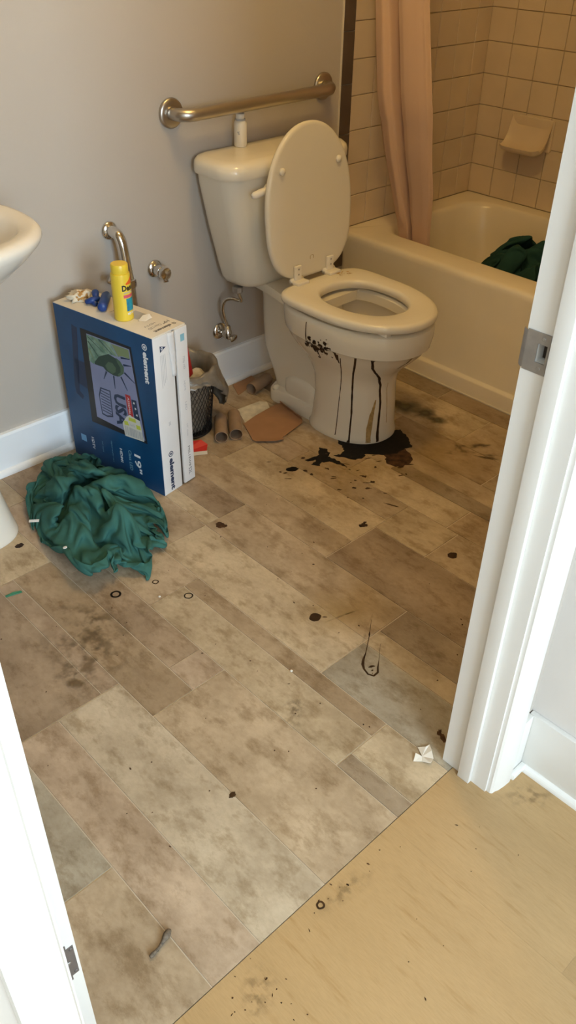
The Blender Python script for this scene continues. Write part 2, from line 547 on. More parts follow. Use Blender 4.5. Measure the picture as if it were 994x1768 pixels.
def tile_mesh(w, h, m):
    me = bpy.data.meshes.new('tile')
    b = box_bm(-w / 2, w / 2, -0.005, 0.0, -h / 2, h / 2)
    ed = [e for e in b.edges if all(v.co.y < -0.004 for v in e.verts)]
    bmesh.ops.bevel(b, geom=ed, offset=0.0016, segments=1, affect='EDGES')
    bmesh.ops.recalc_face_normals(b, faces=b.faces)
    b.to_mesh(me); b.free()
    me.materials.append(MATS[m])
    return me

tm = tile_mesh(T - 0.0022, T - 0.0022, 'tile_beige')
Z0 = 0.5131 - T + 0.003
def rows():
    z = Z0
    while z < 2.0:
        yield z + T / 2
        z += T
EX0 = 0.977
def put_tile(me, parent, loc, rz=0.0, sx=1.0):
    o = bpy.data.objects.new('tile', me)
    link(o, parent)
    o.location = loc
    o.rotation_euler = (random.uniform(-.006, .006), 0, rz + random.uniform(-.006, .006))
    o.scale = (sx, 1, 1)
    return o
vj = 1.09
ex = []
x = vj
while x > EX0 + 0.01:
    ex.append((max(x - T, EX0), x)); x -= T
x = vj
while x < XF - 0.01:
    ex.append((x, min(x + T, XF))); x += T
for zc in rows():
    for x0, x1 in ex:
        put_tile(tm, te, ((x0 + x1) / 2, 0.0045, zc), 0, (x1 - x0 - 0.0022) / (T - 0.0022))
    if zc < 1.75:
        for k in range(13):
            put_tile(tm, ts, (XF + 0.0045, -0.1071 - T * (k - 1) - T / 2, zc), -PI / 2)
dk = tile_mesh(0.0535, 0.1500, 'tile_dark')
z = 1.043 - 0.152 * 5
while z < 1.9:
    put_tile(dk, te, (0.9185, YW, z + 0.076))
    z += 0.152
box('edge_strip', 0.8880, 0.8915, YW - 0.0055, YW, 0.128, 2.02, 'caulk', te)

# ---- baseboards
def baseboard(name, label, x0, x1, h):
    e = struct(empty(name, ((x0 + x1) / 2, YW, 0)), label, 'baseboard')
    bm = bmesh.new()
    pr = [(0, 0), (-0.013, 0), (-0.013, h - 0.008), (-0.010, h - 0.001), (0, h)]
    vs = []
    for xx in (x0, x1):
        vs.append([bm.verts.new((xx, YW + a, b)) for a, b in pr])
    for k in range(len(pr)):
        j = (k + 1) % len(pr)
        bm.faces.new((vs[0][k], vs[0][j], vs[1][j], vs[1][k]))
    bm.faces.new(vs[0]); bm.faces.new(vs[1][::-1])
    bm_obj('board', bm, 'baseboard_white', e)
    bm = bmesh.new()
    pr = [(-0.013, 0)] + [(-0.013 - 0.015 * math.cos(a), 0.017 * math.sin(a)) for a in [k * PI / 2 / 5 for k in range(6)]]
    vs = []
    for xx in (x0, x1):
        vs.append([bm.verts.new((xx, YW + a, b)) for a, b in pr])
    for k in range(len(pr)):
        j = (k + 1) % len(pr)
        bm.faces.new((vs[0][k], vs[0][j], vs[1][j], vs[1][k]))
    bm.faces.new(vs[0]); bm.faces.new(vs[1][::-1])
    bm_obj('shoe_moulding', bm, 'baseboard_white', e)
baseboard('baseboard_back', 'white painted baseboard with shoe moulding along the back wall', -1.85, 0.921, 0.128)

# hall baseboard (right of the doorway, along x = const)
hb = struct(empty('baseboard_hall', (-0.22, -2.4, 0)), 'white baseboard along the hall wall by the right jamb', 'baseboard')
box('board', -0.2275, -0.2155, -4.6, YD1 - 0.002, 0, 0.150, 'trim_white', hb, 0.003)
bm = bmesh.new()
pr = [(-0.2275, 0)] + [(-0.2275 - 0.010 * math.cos(a), 0.014 * math.sin(a)) for a in [k * PI / 10 for k in range(6)]]
vs = [[bm.verts.new((a, yy, b)) for a, b in pr] for yy in (-4.6, -1.668)]
for k in range(len(pr)):
    j = (k + 1) % len(pr)
    bm.faces.new((vs[0][k], vs[0][j], vs[1][j], vs[1][k]))
bm.faces.new(vs[0]); bm.faces.new(vs[1][::-1])
bm_obj('shoe_moulding', bm, 'trim_white', hb)
hb2 = struct(empty('baseboard_hall_return', (-0.25, YD1, 0)), 'short baseboard return between door casing and hall wall', 'baseboard')
box('board', -0.272, -0.228, YD1 - 0.012, YD1, 0, 0.150, 'trim_white', hb2, 0.002)
box('shoe_moulding', -0.270, -0.2275, YD1 - 0.024, YD1 - 0.012, 0, 0.016, 'trim_white', hb2, 0.004)

# ---- door frame, right side
XJ = -0.330
tr = struct(empty('trim_1', (XJ, -1.6, 0)), 'white painted right door jamb with steel strike plate', 'door frame')
# jamb as box with hole cut for the latch: four boxes around the pocket
PK = (0.8845, 0.9115, -1.5875, -1.5725)   # z0,z1,y0,y1 of latch pocket
def jamb_bm():
    bm = bmesh.new()
    for q in ((YD1, YD0, 0, PK[0]), (YD1, YD0, PK[1], 2.08), (YD1, PK[2], PK[0], PK[1]), (PK[3], YD0, PK[0], PK[1])):
        b = box_bm(XJ, -0.30, q[0], q[1], q[2], q[3])
        me = bpy.data.meshes.new('x'); b.to_mesh(me); b.free(); bm.from_mesh(me)
    bmesh.ops.remove_doubles(bm, verts=bm.verts, dist=1e-5)
    return bm
bm_obj('jamb', jamb_bm(), 'trim_white', tr)
box('latch_pocket', -0.312, -0.309, PK[2] - .002, PK[3] + .002, PK[0] - .002, PK[1] + .002, 'dark_hole', tr)
box('door_stop', XJ - 0.010, XJ, -1.622, -1.5955, 0, 2.07, 'trim_white', tr, 0.0015)

def casing_bm(xa, sgn, z0=0.0, z1=2.14):
    """colonial casing profile on the hall face; xa inner edge, sgn direction away from opening"""
    pr = [(0, 0), (0, 0.008), (0.003, 0.012), (0.012, 0.0135), (0.018, 0.016), (0.034, 0.0185), (0.050, 0.0195), (0.057, 0.0175), (0.057, 0)]
    bm = bmesh.new()
    vs = [[bm.verts.new((xa + sgn * a, YD1 - b, zz)) for a, b in pr] for zz in (z0, z1)]
    for k in range(len(pr)):
        j = (k + 1) % len(pr)
        bm.faces.new((vs[0][k], vs[0][j], vs[1][j], vs[1][k]))
    bm.faces.new(vs[0]); bm.faces.new(vs[1][::-1])
    return bm
auto_smooth(bm_obj('casing', casing_bm(XJ + 0.004, 1), 'trim_white', tr), 30)
# strike plate with D hole: frame of four bars and curled lip
sp = empty('strike_plate', (XJ, -1.57, 0.90), 0, tr)
sp.matrix_parent_inverse = world_of(tr).inverted()
sp['label'] = 'grey steel strike plate with curled lip'
bm = bmesh.new()
SZ0, SZ1, SY0, SY1 = 0.8685, 0.9275, -1.5905, -1.5545
for q in ((SY0, SY1, SZ0, PK[0]), (SY0, SY1, PK[1], SZ1), (SY0, PK[2], PK[0], PK[1]), (PK[3], SY1, PK[0], PK[1])):
    b = box_bm(XJ - 0.0016, XJ + 0.0002, q[0], q[1], q[2], q[3])
    me = bpy.data.meshes.new('x'); b.to_mesh(me); b.free(); bm.from_mesh(me)
bmesh.ops.remove_doubles(bm, verts=bm.verts, dist=1e-5)
bm_obj('plate', bm, 'dull_metal', sp)
rings = []
for k in range(7):
    a = k / 6
    y = SY1 + 0.011 * a
    xx = XJ - 0.0008 + 0.008 * a * a
    h = 0.002 if k < 6 else 0.006
    rings.append([Vector((xx - 0.0008, y, SZ0 + h)), Vector((xx + 0.0008, y - .0004, SZ0 + h)), Vector((xx + 0.0008, y - .0004, SZ1 - h)), Vector((xx - 0.0008, y, SZ1 - h))])
auto_smooth(mesh_obj('lip', *loft(rings), 'dull_metal', sp), 50)
for zz in (0.8765, 0.9195):
    mesh_obj('screw', *lathe([(0.0030, 0), (0.0030, 0.0005), (0.0022, 0.0008), (0.0008, 0.0003)], 16, axis_m((XJ - 0.0016, -1.580, zz), (-1, 0, 0))), 'dull_metal', sp, True)

# ---- door frame, left side, and the opened door
XL = -1.172
tl = struct(empty('trim_2', (XL, -1.6, 0)), 'white painted left door jamb and casing', 'door frame')
box('jamb', -1.19, XL, YD1, YD0, 0, 2.08, 'trim_white', tl)
box('door_stop', XL, XL + 0.011, -1.622, -1.588, 0, 2.07, 'trim_white', tl, 0.0015)
auto_smooth(bm_obj('casing', casing_bm(XL - 0.004, -1), 'trim_white', tl), 30)
th = struct(empty('trim_3', (-0.75, -1.6, 2.08)), 'white head jamb and casing above the doorway', 'door frame')
box('head_jamb', -1.19, -0.30, YD1, YD0, 2.06, 2.08, 'trim_white', th)
box('head_casing', XL - 0.06, XJ + 0.06, YD1 - 0.018, YD1, 2.08, 2.14, 'trim_white', th, 0.003)
dr = struct(empty('door_1', (-1.133, -1.525, 0)), 'white door swung open into the bathroom, hinge edge towards the hall', 'door')
box('door_leaf', -1.151, -1.116, -1.525, -0.745, 0.012, 2.045, 'trim_white', dr, 0.0015)
for zc in (0.2655, 1.02, 1.80):
    hg = bm_obj('hinge_leaf', box_bm(-1.143, -1.1205, -1.5262, -1.5245, zc - 0.0435, zc + 0.0435), 'hinge_metal', dr)
    bmx = bmesh.new(); bmx.from_mesh(hg.data)
    ed = [e for e in bmx.edges if all(v.co.x > -1.121 for v in e.verts) and abs(e.verts[0].co.z - e.verts[1].co.z) < 1e-5]
    bmesh.ops.bevel(bmx, geom=ed, offset=0.010, segments=4, affect='EDGES'); bmx.to_mesh(hg.data); bmx.free()
    for dz in (-0.028, 0.0, 0.028):
        mesh_obj('screw', *lathe([(0.0032, 0), (0.0032, 0.0006), (0.001, 0.0009)], 14, axis_m((-1.128 + (0.004 if dz else -0.003), -1.5262, zc + dz), (0, -1, 0))), 'hinge_metal' if dz else 'dull_metal', hg, True)
    mesh_obj('knuckle', *lathe([(0.006, -0.0435), (0.006, 0.0435)], 14, Matrix.Translation((-1.156, -1.531, zc))), 'hinge_metal', hg, True)

# ------------------------------------------------------------------ bathroom ceiling lamp (warm)
LX, LY = 0.15, -0.75
lamp = empty('ceiling_lamp', (LX, LY, CEIL))
tag(lamp, 'round ceiling lamp with a warm bulb above the toilet', 'lamp')
mesh_obj('lamp_base', *lathe([(0.13, 0), (0.13, -0.02), (0.11, -0.025)], 32, Matrix.Translation((LX, LY, CEIL))), 'white_plastic', lamp, True)
eb = mat('bulb_glow', (1.0, 0.8, 0.5), 0.4)
eb.node_tree.nodes['Principled BSDF'].inputs['Emission Color'].default_value = (1.0, 0.66, 0.22, 1)
eb.node_tree.nodes['Principled BSDF'].inputs['Emission Strength'].default_value = 12
mesh_obj('bulb_glass', *lathe([(0.013, 0), (0.014, -0.03), (0.030, -0.065), (0.034, -0.085), (0.028, -0.105), (0.010, -0.116)], 20, Matrix.Translation((LX, LY, CEIL - 0.025))), 'bulb_glow', lamp, True)
ld = bpy.data.lights.new('bulb', 'POINT')
ld.energy = 28
ld.color = (1.0, 0.66, 0.22)
ld.shadow_soft_size = 0.09
lo = bpy.data.objects.new('bulb', ld)
link(lo, lamp)
lo.location = (0, 0, -0.13)

# ------------------------------------------------------------------ bathtub
TX0, TX1 = 0.952, XF
tub = empty('bathtub', (1.33, -0.75, 0))
tag(tub, 'almond enamelled bathtub with flat apron beside the toilet', 'bathtub')
Y0, Y1 = -1.548, -0.001
def R(x0, x1, y0, y1, r, z): return rrect(x0, x1, y0, y1, r, z, 8)
rings = [R(0.938, TX1, Y0, Y1, 0.004, 0.0), R(0.938, TX1, Y0, Y1, 0.004, 0.053), R(0.9405, TX1, Y0, Y1, 0.004, 0.058), R(0.950, TX1, Y0, Y1, 0.004, 0.062),
         R(0.952, TX1, Y0, Y1, 0.004, 0.066), R(0.956, TX1, Y0, Y1, 0.004, 0.380), R(0.958, TX1, Y0, Y1, 0.004, 0.393), R(0.963, TX1, Y0, Y1, 0.004, 0.401),
         R(0.970, TX1, Y0, Y1, 0.004, 0.4045), R(0.980, TX1, Y0, Y1, 0.004, 0.406), R(1.060, 1.662, -1.40, -0.080, 0.10, 0.407), R(1.068, 1.655, -1.392, -0.088, 0.11, 0.405),
         R(1.075, 1.650, -1.385, -0.094, 0.115, 0.399), R(1.080, 1.645, -1.38, -0.098, 0.12, 0.388), R(1.092, 1.634, -1.34, -0.112, 0.13, 0.300),
         R(1.110, 1.620, -1.26, -0.132, 0.14, 0.170), R(1.135, 1.60, -1.20, -0.155, 0.13, 0.115), R(1.175, 1.56, -1.14, -0.20, 0.10, 0.095), R(1.25, 1.48, -1.0, -0.30, 0.08, 0.092)]
o = mesh_obj('tub_body', *loft(rings), 'tub_enamel', tub)
auto_smooth(o, 45)
mesh_obj('drain', *lathe([(0.025, 0), (0.025, 0.002), (0.012, 0.0005)], 24, Matrix.Translation((1.37, -0.38, 0.093))), 'chrome', tub, True)
# caulk bead along the floor
box('caulk_bead', 0.932, 0.9385, Y0, -0.06, 0.0, 0.005, 'caulk', tub, 0.0015)

# ------------------------------------------------------------------ shower curtain + rod
rod = empty('curtain_rod', (0.955, -0.75, 1.96))
tag(rod, 'chrome shower curtain rod above the tub', 'curtain rod')
mesh_obj('rod', *tube([(0.955, -1.548, 1.96), (0.955, -0.0025, 1.96)], 0.0125, 16), 'chrome', rod, True)
for yy, dy in ((-0.0025, -1), (-1.5495, 1)):
    mesh_obj('rod_flange', *lathe([(0.03, 0), (0.03, 0.004), (0.016, 0.012)], 24, axis_m((0.955, yy, 1.96), (0, dy, 0))), 'chrome', rod, True)

cur = empty('shower_curtain', (1.0, -0.2, 0.2))
tag(cur, 'peach fabric shower curtain gathered at the end of the tub', 'curtain')
def lerp_tab(tab, z):
    for (za, a), (zb, b) in zip(tab, tab[1:]):
        if z >= zb:
            t = (z - zb) / (za - zb)
            return b + (a - b) * max(0, min(1.0, t))
    return tab[-1][1]
XT = [(1.945, 0.955), (1.13, 0.992), (0.88, 1.012), (0.70, 1.040), (0.44, 1.100), (0.18, 1.135)]
YLT = [(1.945, -0.055), (1.13, -0.066), (0.88, -0.080), (0.70, -0.105), (0.44, -0.150), (0.18, -0.185)]
YRT = [(1.945, -0.270), (1.13, -0.285), (0.84, -0.318), (0.58, -0.318), (0.44, -0.300), (0.18, -0.29)]
prof = []           # (fraction across, depth towards viewer)
NS = 150
def prof_at(s):
    # left roll, deep crease, broad right panel with a small ripple
    t = s
    base = 0
    knots = [(0, -0.022), (0.05, 0.008), (0.14, 0.028), (0.26, 0.032), (0.34, 0.018), (0.40, -0.030), (0.445, -0.046), (0.48, -0.026), (0.53, 0.020), (0.62, 0.025), (0.82, 0.021), (0.95, 0.015), (1.0, 0.0)]
    for (a, u), (b, v) in zip(knots, knots[1:]):
        if t <= b:
            q = (t - a) / (b - a)
            q = q * q * (3 - 2 * q)
            return u + (v - u) * q
    return 0
vs, fs = [], []
NZ = 56
for j in range(NZ + 1):
    z = 1.945 - (1.945 - 0.19) * j / NZ
    xb, yl, yr = lerp_tab(XT, z), lerp_tab(YLT, z), lerp_tab(YRT, z)
    amp = 1.0 if z > 0.8 else 0.8
    for i in range(NS + 1):
        s = i / NS
        d = prof_at(s) * amp + 0.003 * noise.noise(Vector((s * 5, z * 3, 1.7)))
        y = yl + (yr - yl) * s
        if z < 0.46: d = min(d, 0.010)
        vs.append((xb - d, y, z))
for j in range(NZ):
    for i in range(NS):
        a = j * (NS + 1) + i
        fs.append((a, a + 1, a + NS + 2, a + NS + 1))
cu = mesh_obj('curtain_fabric', vs, fs, 'curtain', cur, True)
md = cu.modifiers.new('solid', 'SOLIDIFY'); md.thickness = 0.0012
for k in range(7):
    y = -0.06 - 0.034 * k
    pts = [Vector((0.955 + 0.020 * math.cos(a), y, 1.957 + 0.020 * math.sin(a))) for a in [2 * PI * q / 20 for q in range(20)]]
    pts.append(pts[0])
    mesh_obj('curtain_ring', *tube(pts, 0.0017, 6, False), 'white_plastic', cur, True)

# ------------------------------------------------------------------ soap dish
sd = empty('soap_dish', (XF, -0.25, 0.61))
tag(sd, 'beige ceramic soap dish set into the tiled wall', 'soap dish')
SDY0, SDY1 = -0.347, -0.160
box('back_plate', XF - 0.010, XF + 0.003, SDY0, SDY1, 0.616, 0.728, 'tile_beige', sd, 0.006, 3)
# scooped tray: profile sweep across y, thin shell
prof = [(0.000, 0.700), (0.012, 0.668), (0.024, 0.640), (0.044, 0.622), (0.066, 0.617), (0.078, 0.622), (0.083, 0.628)]
rings = []
ny = 16
for j in range(ny + 1):
    u = j / ny
    y = SDY0 + 0.006 + (SDY1 - SDY0 - 0.012) * u
    e = abs(2 * u - 1)
    lift = 0.030 * max(0, e - 0.62) ** 2 / 0.1444
    reach = 1 - 0.16 * max(0, e - 0.7) ** 2 / 0.09
    top = [Vector((XF - 0.008 - a * reach, y, b + lift * (1 - a / 0.11))) for a, b in prof]
    bot = [Vector((XF - 0.008 - max(a - 0.004, 0) * reach, y, b + lift * (1 - a / 0.11) - (0.010 if a > 0.01 else 0.03))) for a, b in prof][::-1]
    rings.append(top + bot)
auto_smooth(mesh_obj('tray', *loft(rings), 'tile_beige', sd), 60)

# ------------------------------------------------------------------ grab bar
gb = empty('grab_bar', (0.51, YW, 0.896))
tag(gb, 'brushed stainless grab bar on the wall above the toilet tank', 'grab bar')
gl, gr_ = Vector((0.211, YW, 0.893)), Vector((0.812, YW, 0.899))
pts = [gl + Vector((0, 0, 0)), gl + Vector((0, -0.022, 0)), gl + Vector((0.006, -0.040, 0)), gl + Vector((0.022, -0.053, 0)), gl + Vector((0.045, -0.057, 0))]
pts += [gr_ + Vector((-0.045, -0.057, 0)), gr_ + Vector((-0.022, -0.053, 0)), gr_ + Vector((-0.006, -0.040, 0)), gr_ + Vector((0, -0.022, 0)), gr_]
mesh_obj('bar', *tube(pts, 0.0175, 24), 'brushed_steel', gb, True)
for c in (gl, gr_):
    auto_smooth(mesh_obj('flange', *lathe([(0.040, 0), (0.040, 0.005), (0.037, 0.0085), (0.030, 0.010), (0.0176, 0.010)], 40, axis_m(c, (0, -1, 0))), 'brushed_steel', gb), 50)

# ------------------------------------------------------------------ toilet
XC = 0.509
toi = empty('toilet', (XC, -0.40, 0))
tag(toi, 'off-white two-piece toilet with raised lid and brown drips down the bowl', 'toilet')
S = [  # z, yf, yb, hw, yc
    (0.000, -0.664, -0.385, 0.124, -0.50), (0.010, -0.665, -0.385, 0.125, -0.50), (0.022, -0.661, -0.39, 0.120, -0.50), (0.050, -0.658, -0.395, 0.116, -0.505),
    (0.120, -0.656, -0.400, 0.112, -0.51), (0.180, -0.658, -0.390, 0.112, -0.51), (0.215, -0.672, -0.37, 0.118, -0.505), (0.245, -0.698, -0.345, 0.134, -0.50),
    (0.275, -0.728, -0.315, 0.153, -0.49), (0.300, -0.752, -0.295, 0.166, -0.49), (0.318, -0.763, -0.285, 0.172, -0.49), (0.324, -0.772, -0.280, 0.178, -0.49),
    (0.350, -0.778, -0.276, 0.181, -0.49), (0.380, -0.780, -0.275, 0.182, -0.49), (0.392, -0.777, -0.278, 0.179, -0.49), (0.398, -0.768, -0.286, 0.172, -0.49),
    (0.399, -0.712, -0.375, 0.122, -0.50), (0.392, -0.704, -0.382, 0.115, -0.50), (0.366, -0.702, -0.384, 0.114, -0.50), (0.360, -0.722, -0.360, 0.135, -0.50),
    (0.320, -0.712, -0.37, 0.128, -0.50), (0.26, -0.672, -0.40, 0.100, -0.50), (0.21, -0.62, -0.43, 0.062, -0.51), (0.185, -0.57, -0.45, 0.03, -0.51)]
rings = [egg(XC, yf + (0.018 if z > 0.23 else 0.018 * max(0, (z - 0.15) / 0.08)), yb, hw - (0.004 if z > 0.24 else 0), yc, z, 2.2, 2.5) for z, yf, yb, hw, yc in S]
bowl_parts = [loft(rings)]
# rear body / trapway
def rr(hw, y0, y1, r, z): return rrect(XC - hw, XC + hw, y0, y1, r, z, 7)
bowl_parts.append(loft([rr(0.096, -0.47, -0.200, 0.045, 0.0), rr(0.096, -0.47, -0.200, 0.045, 0.036), rr(0.090, -0.47, -0.205, 0.045, 0.046), rr(0.070, -0.46, -0.205, 0.04, 0.052),
                        rr(0.068, -0.46, -0.175, 0.05, 0.10), rr(0.066, -0.45, -0.135, 0.05, 0.17), rr(0.064, -0.44, -0.125, 0.05, 0.25), rr(0.066, -0.42, -0.125, 0.05, 0.33), rr(0.070, -0.40, -0.13, 0.04, 0.372)]))
# trapway bulge on each side
bowl_parts.append(loft([rr(0.080, -0.430, -0.262, 0.045, 0.03), rr(0.086, -0.430, -0.260, 0.045, 0.060), rr(0.085, -0.428, -0.262, 0.045, 0.090), rr(0.077, -0.420, -0.272, 0.045, 0.104), rr(0.066, -0.405, -0.288, 0.045, 0.114), rr(0.045, -0.380, -0.310, 0.03, 0.118)]))
# deck under the tank
def deck(z, g):
    N = []
    out = [(-0.084 + g, -0.105 - g), (0.084 - g, -0.105 - g), (0.100 - g, -0.22), (0.125 - g, -0.33), (0.14, -0.42), (-0.14, -0.42), (-0.125 + g, -0.33), (-0.100 + g, -0.22)]
    return [Vector((XC + a, b, z)) for a, b in out]
bowl_parts.append(loft([deck(0.366, 0.012), deck(0.372, 0.0), deck(0.392, 0.0), deck(0.397, 0.004)]))
bowl = auto_smooth(mesh_obj('bowl', *join_parts(bowl_parts), 'porcelain', toi), 38)
# bolt caps
for s in (-1, 1):
    mesh_obj('bolt_cap', *lathe([(0.0135, 0), (0.0135, 0.007), (0.011, 0.013), (0.005, 0.016)], 20, Matrix.Translation((XC + s * 0.080, -0.240, 0.040))), 'porcelain', toi, True)

# tank
def tank_ring(hw, yf, yb, rad, z, bow):
    out = []
    for p in rrect(XC - hw, XC + hw, yf, yb, rad, z, 8):
        f = max(0.0, min(1.0, (yb - p.y) / (yb - yf)))
        p.y += bow * f * ((p.x - XC) / hw) ** 2
        out.append(p)
    return out
tk = [tank_ring(0.150, -0.190, -0.052, 0.05, 0.392, 0.012), tank_ring(0.164, -0.203, -0.047, 0.055, 0.397, 0.014), tank_ring(0.172, -0.210, -0.045, 0.056, 0.412, 0.016),
      tank_ring(0.182, -0.216, -0.043, 0.055, 0.45, 0.018), tank_ring(0.213, -0.226, -0.041, 0.05, 0.58, 0.022), tank_ring(0.238, -0.234, -0.040, 0.048, 0.70, 0.026), tank_ring(0.243, -0.236, -0.040, 0.048, 0.738, 0.026)]
auto_smooth(mesh_obj('tank', *loft(tk), 'porcelain', toi), 50)
tk = [tank_ring(0.244, -0.240, -0.038, 0.050, 0.733, 0.030), tank_ring(0.254, -0.250, -0.036, 0.056, 0.735, 0.032), tank_ring(0.257, -0.252, -0.036, 0.058, 0.741, 0.032), tank_ring(0.257, -0.252, -0.036, 0.058, 0.757, 0.032),
      tank_ring(0.254, -0.249, -0.036, 0.058, 0.768, 0.032), tank_ring(0.244, -0.239, -0.040, 0.055, 0.777, 0.031), tank_ring(0.225, -0.220, -0.050, 0.050, 0.781, 0.028), tank_ring(0.17, -0.17, -0.08, 0.03, 0.782, 0.02)]
auto_smooth(mesh_obj('tank_lid', *loft(tk), 'porcelain', toi), 50)
# flush lever
lv = mesh_obj('flush_lever', *tube([(0.405, -0.246, 0.704), (0.385, -0.250, 0.704), (0.345, -0.256, 0.702), (0.320, -0.258, 0.699), (0.312, -0.257, 0.698)], [0.008, 0.009, 0.011, 0.0105, 0.006], 14), 'white_plastic', toi, True)
mesh_obj('lever_pivot', *lathe([(0.015, 0), (0.015, 0.016), (0.011, 0.022)], 20, axis_m((0.392, -0.231, 0.700), (0, -1, 0))), 'white_plastic', lv, True)

# seat
def seat_outline(g, z): return egg(XC, -0.766 + g, -0.316 - g, 0.180 - g, -0.505, z, 2.15, 5.5, 72)
def hole_outline(g, z): return egg(XC, -0.672 - g, -0.398 + g, 0.108 + g, -0.525, z, 2.1, 2.4, 72)
rings = [seat_outline(0.006, 0.407), seat_outline(0.0015, 0.410), seat_outline(0, 0.417), seat_outline(0.0012, 0.4255), seat_outline(0.005, 0.4305), seat_outline(0.014, 0.4325),
         hole_outline(0.011, 0.4325), hole_outline(0.004, 0.4295), hole_outline(0.001, 0.424), hole_outline(0, 0.416), hole_outline(0.004, 0.407)]
v_, f_ = loft(rings, False, False, True)
seat = auto_smooth(mesh_obj('seat', v_, f_, 'seat_plastic', toi), 60)
for dx, dy in ((-0.13, -0.43), (0.13, -0.43), (-0.10, -0.70), (0.10, -0.70)):
    box('bumper', XC + dx - 0.01, XC + dx + 0.01, dy - 0.018, dy + 0.018, 0.398, 0.409, 'white_plastic', seat, 0.003)
# raised cover
tilt = math.radians(4.0)
CM = Matrix.Translation((XC, -0.302, 0.436)) @ Matrix.Rotation(-tilt, 4, 'X')
def cover_ring(g, w):
    """outline in local x/z, w = depth (local y)"""
    out = []
    for p in egg(0, 0.440 - g, 0.0 + g, 0.175 - g, 0.20, 0, 2.1, 3.0, 72):
        out.append(CM @ Vector((p.x, w, p.y)))
    return out
rings = [cover_ring(0.012, -0.0105), cover_ring(0.004, -0.010), cover_ring(0.0005, -0.006), cover_ring(0, 0.000), cover_ring(0.002, 0.005), cover_ring(0.010, 0.009), cover_ring(0.05, 0.011)]
cov = auto_smooth(mesh_obj('seat_cover', *loft(rings), 'seat_plastic', toi), 55)
for dx in (-0.115, 0.115):
    mesh_obj('bumper', *lathe([(0.0105, 0), (0.0105, 0.004), (0.008, 0.0075), (0.003, 0.009)], 18, axis_m(CM @ Vector((dx, -0.0103, 0.322)), CM.to_3x3() @ Vector((0, -1, 0)))), 'white_plastic', cov, True)
for s in (-1, 1):
    x = XC + s * 0.0695
    hgp = box('hinge', x - 0.014, x + 0.014, -0.3225, -0.3125, 0.432, 0.484, 'white_plastic', toi, 0.004, 3)
    box('hinge_foot', x - 0.024, x + 0.026, -0.345, -0.312, 0.430, 0.441, 'white_plastic', hgp, 0.004, 3)
    mesh_obj('hinge_barrel', *tube([(x - 0.024, -0.312, 0.438), (x + 0.024, -0.312, 0.438)], 0.0085, 14), 'white_plastic', hgp, True)
    for zz in (0.458, 0.474):
        mesh_obj('screw', *lathe([(0.0028, 0), (0.0028, 0.0006), (0.001, 0.0006)], 12, axis_m((x, -0.3225, zz), (0, -1, 0))), 'dull_metal', hgp, True)
tme = text_mesh('\u2229', 0.02, CM @ Matrix.Translation((-0.010, -0.0108, 0.052)) @ Matrix.Rotation(PI / 2, 4, 'X'), 0.0, 0, (0.017, 0.012))
raw_obj('moulded_mark', tme, 'stain_amber', cov)

# drips and splatter dried on the bowl: followed down the outside of the bowl surface
flush()
bt = BVHTree.FromObject(bowl, bpy.context.evaluated_depsgraph_get())
bwi = bowl.matrix_world.inverted()
AX = Vector((XC, -0.50, 0))
def on_bowl(deg, z):
    d = Vector((math.sin(math.radians(deg)), -math.cos(math.radians(deg)), 0))
    o_ = AX + d * 0.8 + Vector((0, 0, z))
    hit = bt.ray_cast(bwi @ o_, bwi.to_3x3() @ (-d))
    if hit[0] is None:
        return None, d
    return bowl.matrix_world @ hit[0], (bowl.matrix_world.to_3x3() @ hit[1]).normalized()
def drip(name, path, m, lift=0.0006, step=0.006):
    """path: list of (deg, z, width)"""
    vs, fs = [], []
    pts = []
    for (a0, z0, w0), (a1, z1, w1) in zip(path, path[1:]):
        n = max(2, int(abs(z1 - z0) / step) + int(abs(a1 - a0) / 2))
        for k in range(n):
            t = k / n
            pts.append((a0 + (a1 - a0) * t, z0 + (z1 - z0) * t, w0 + (w1 - w0) * t))
    pts.append(path[-1])
    rows_ = []
    for a, z, w in pts:
        w = w * (1 + 0.25 * noise.noise(Vector((a, z * 60, 3))))
        p, n = on_bowl(a, z)
        if p is None: continue
        n = Vector((n.x, n.y, n.z * 0.4)).normalized()
        tg = Vector((0, 0, 1)).cross(n).normalized()
        rows_.append([p + n * lift - tg * w / 2, p + n * (lift + 0.0005), p + n * lift + tg * w / 2])
    for r_ in rows_: vs += r_
    for i in range(len(rows_) - 1):
        for k in range(2):
            fs.append((i * 3 + k, i * 3 + k + 1, (i + 1) * 3 + k + 1, (i + 1) * 3 + k))
    return mesh_obj(name, vs, fs, m, toi, True)
def degx(x, y): return math.degrees(math.atan2(x - XC, -(y + 0.50)))
drip('stain_drip', [(-46, 0.322, 0.007), (-46, 0.28, 0.007), (-46.5, 0.25, 0.006), (-46, 0.19, 0.0055), (-45, 0.10, 0.0055), (-46, 0.012, 0.006), (-47, 0.002, 0.012)], 'stain_brown')
drip('stain_drip', [(-33, 0.322, 0.014), (-33, 0.314, 0.008), (-31, 0.285, 0.0085), (-27, 0.265, 0.008), (-19, 0.235, 0.0085), (-13, 0.20, 0.0085), (-11, 0.14, 0.007), (-12, 0.06, 0.008), (-13, 0.005, 0.010)], 'stain_brown')
drip('stain_drip', [(-17, 0.15, 0.004), (-21, 0.10, 0.014), (-23, 0.05, 0.018), (-24, 0.006, 0.016)], 'stain_amber', 0.0004)
drip('stain_drip', [(-2, 0.20, 0.002), (-1, 0.14, 0.0025), (0, 0.06, 0.002)], 'stain_amber', 0.0004)
drip('stain_drip', [(-60, 0.305, 0.003), (-61, 0.25, 0.003), (-64, 0.14, 0.0025), (-66, 0.015, 0.003)], 'stain_rust', 0.0004)
drip('stain_drip', [(-4, 0.318, 0.008), (-6, 0.300, 0.006), (-9, 0.276, 0.003)], 'stain_brown')
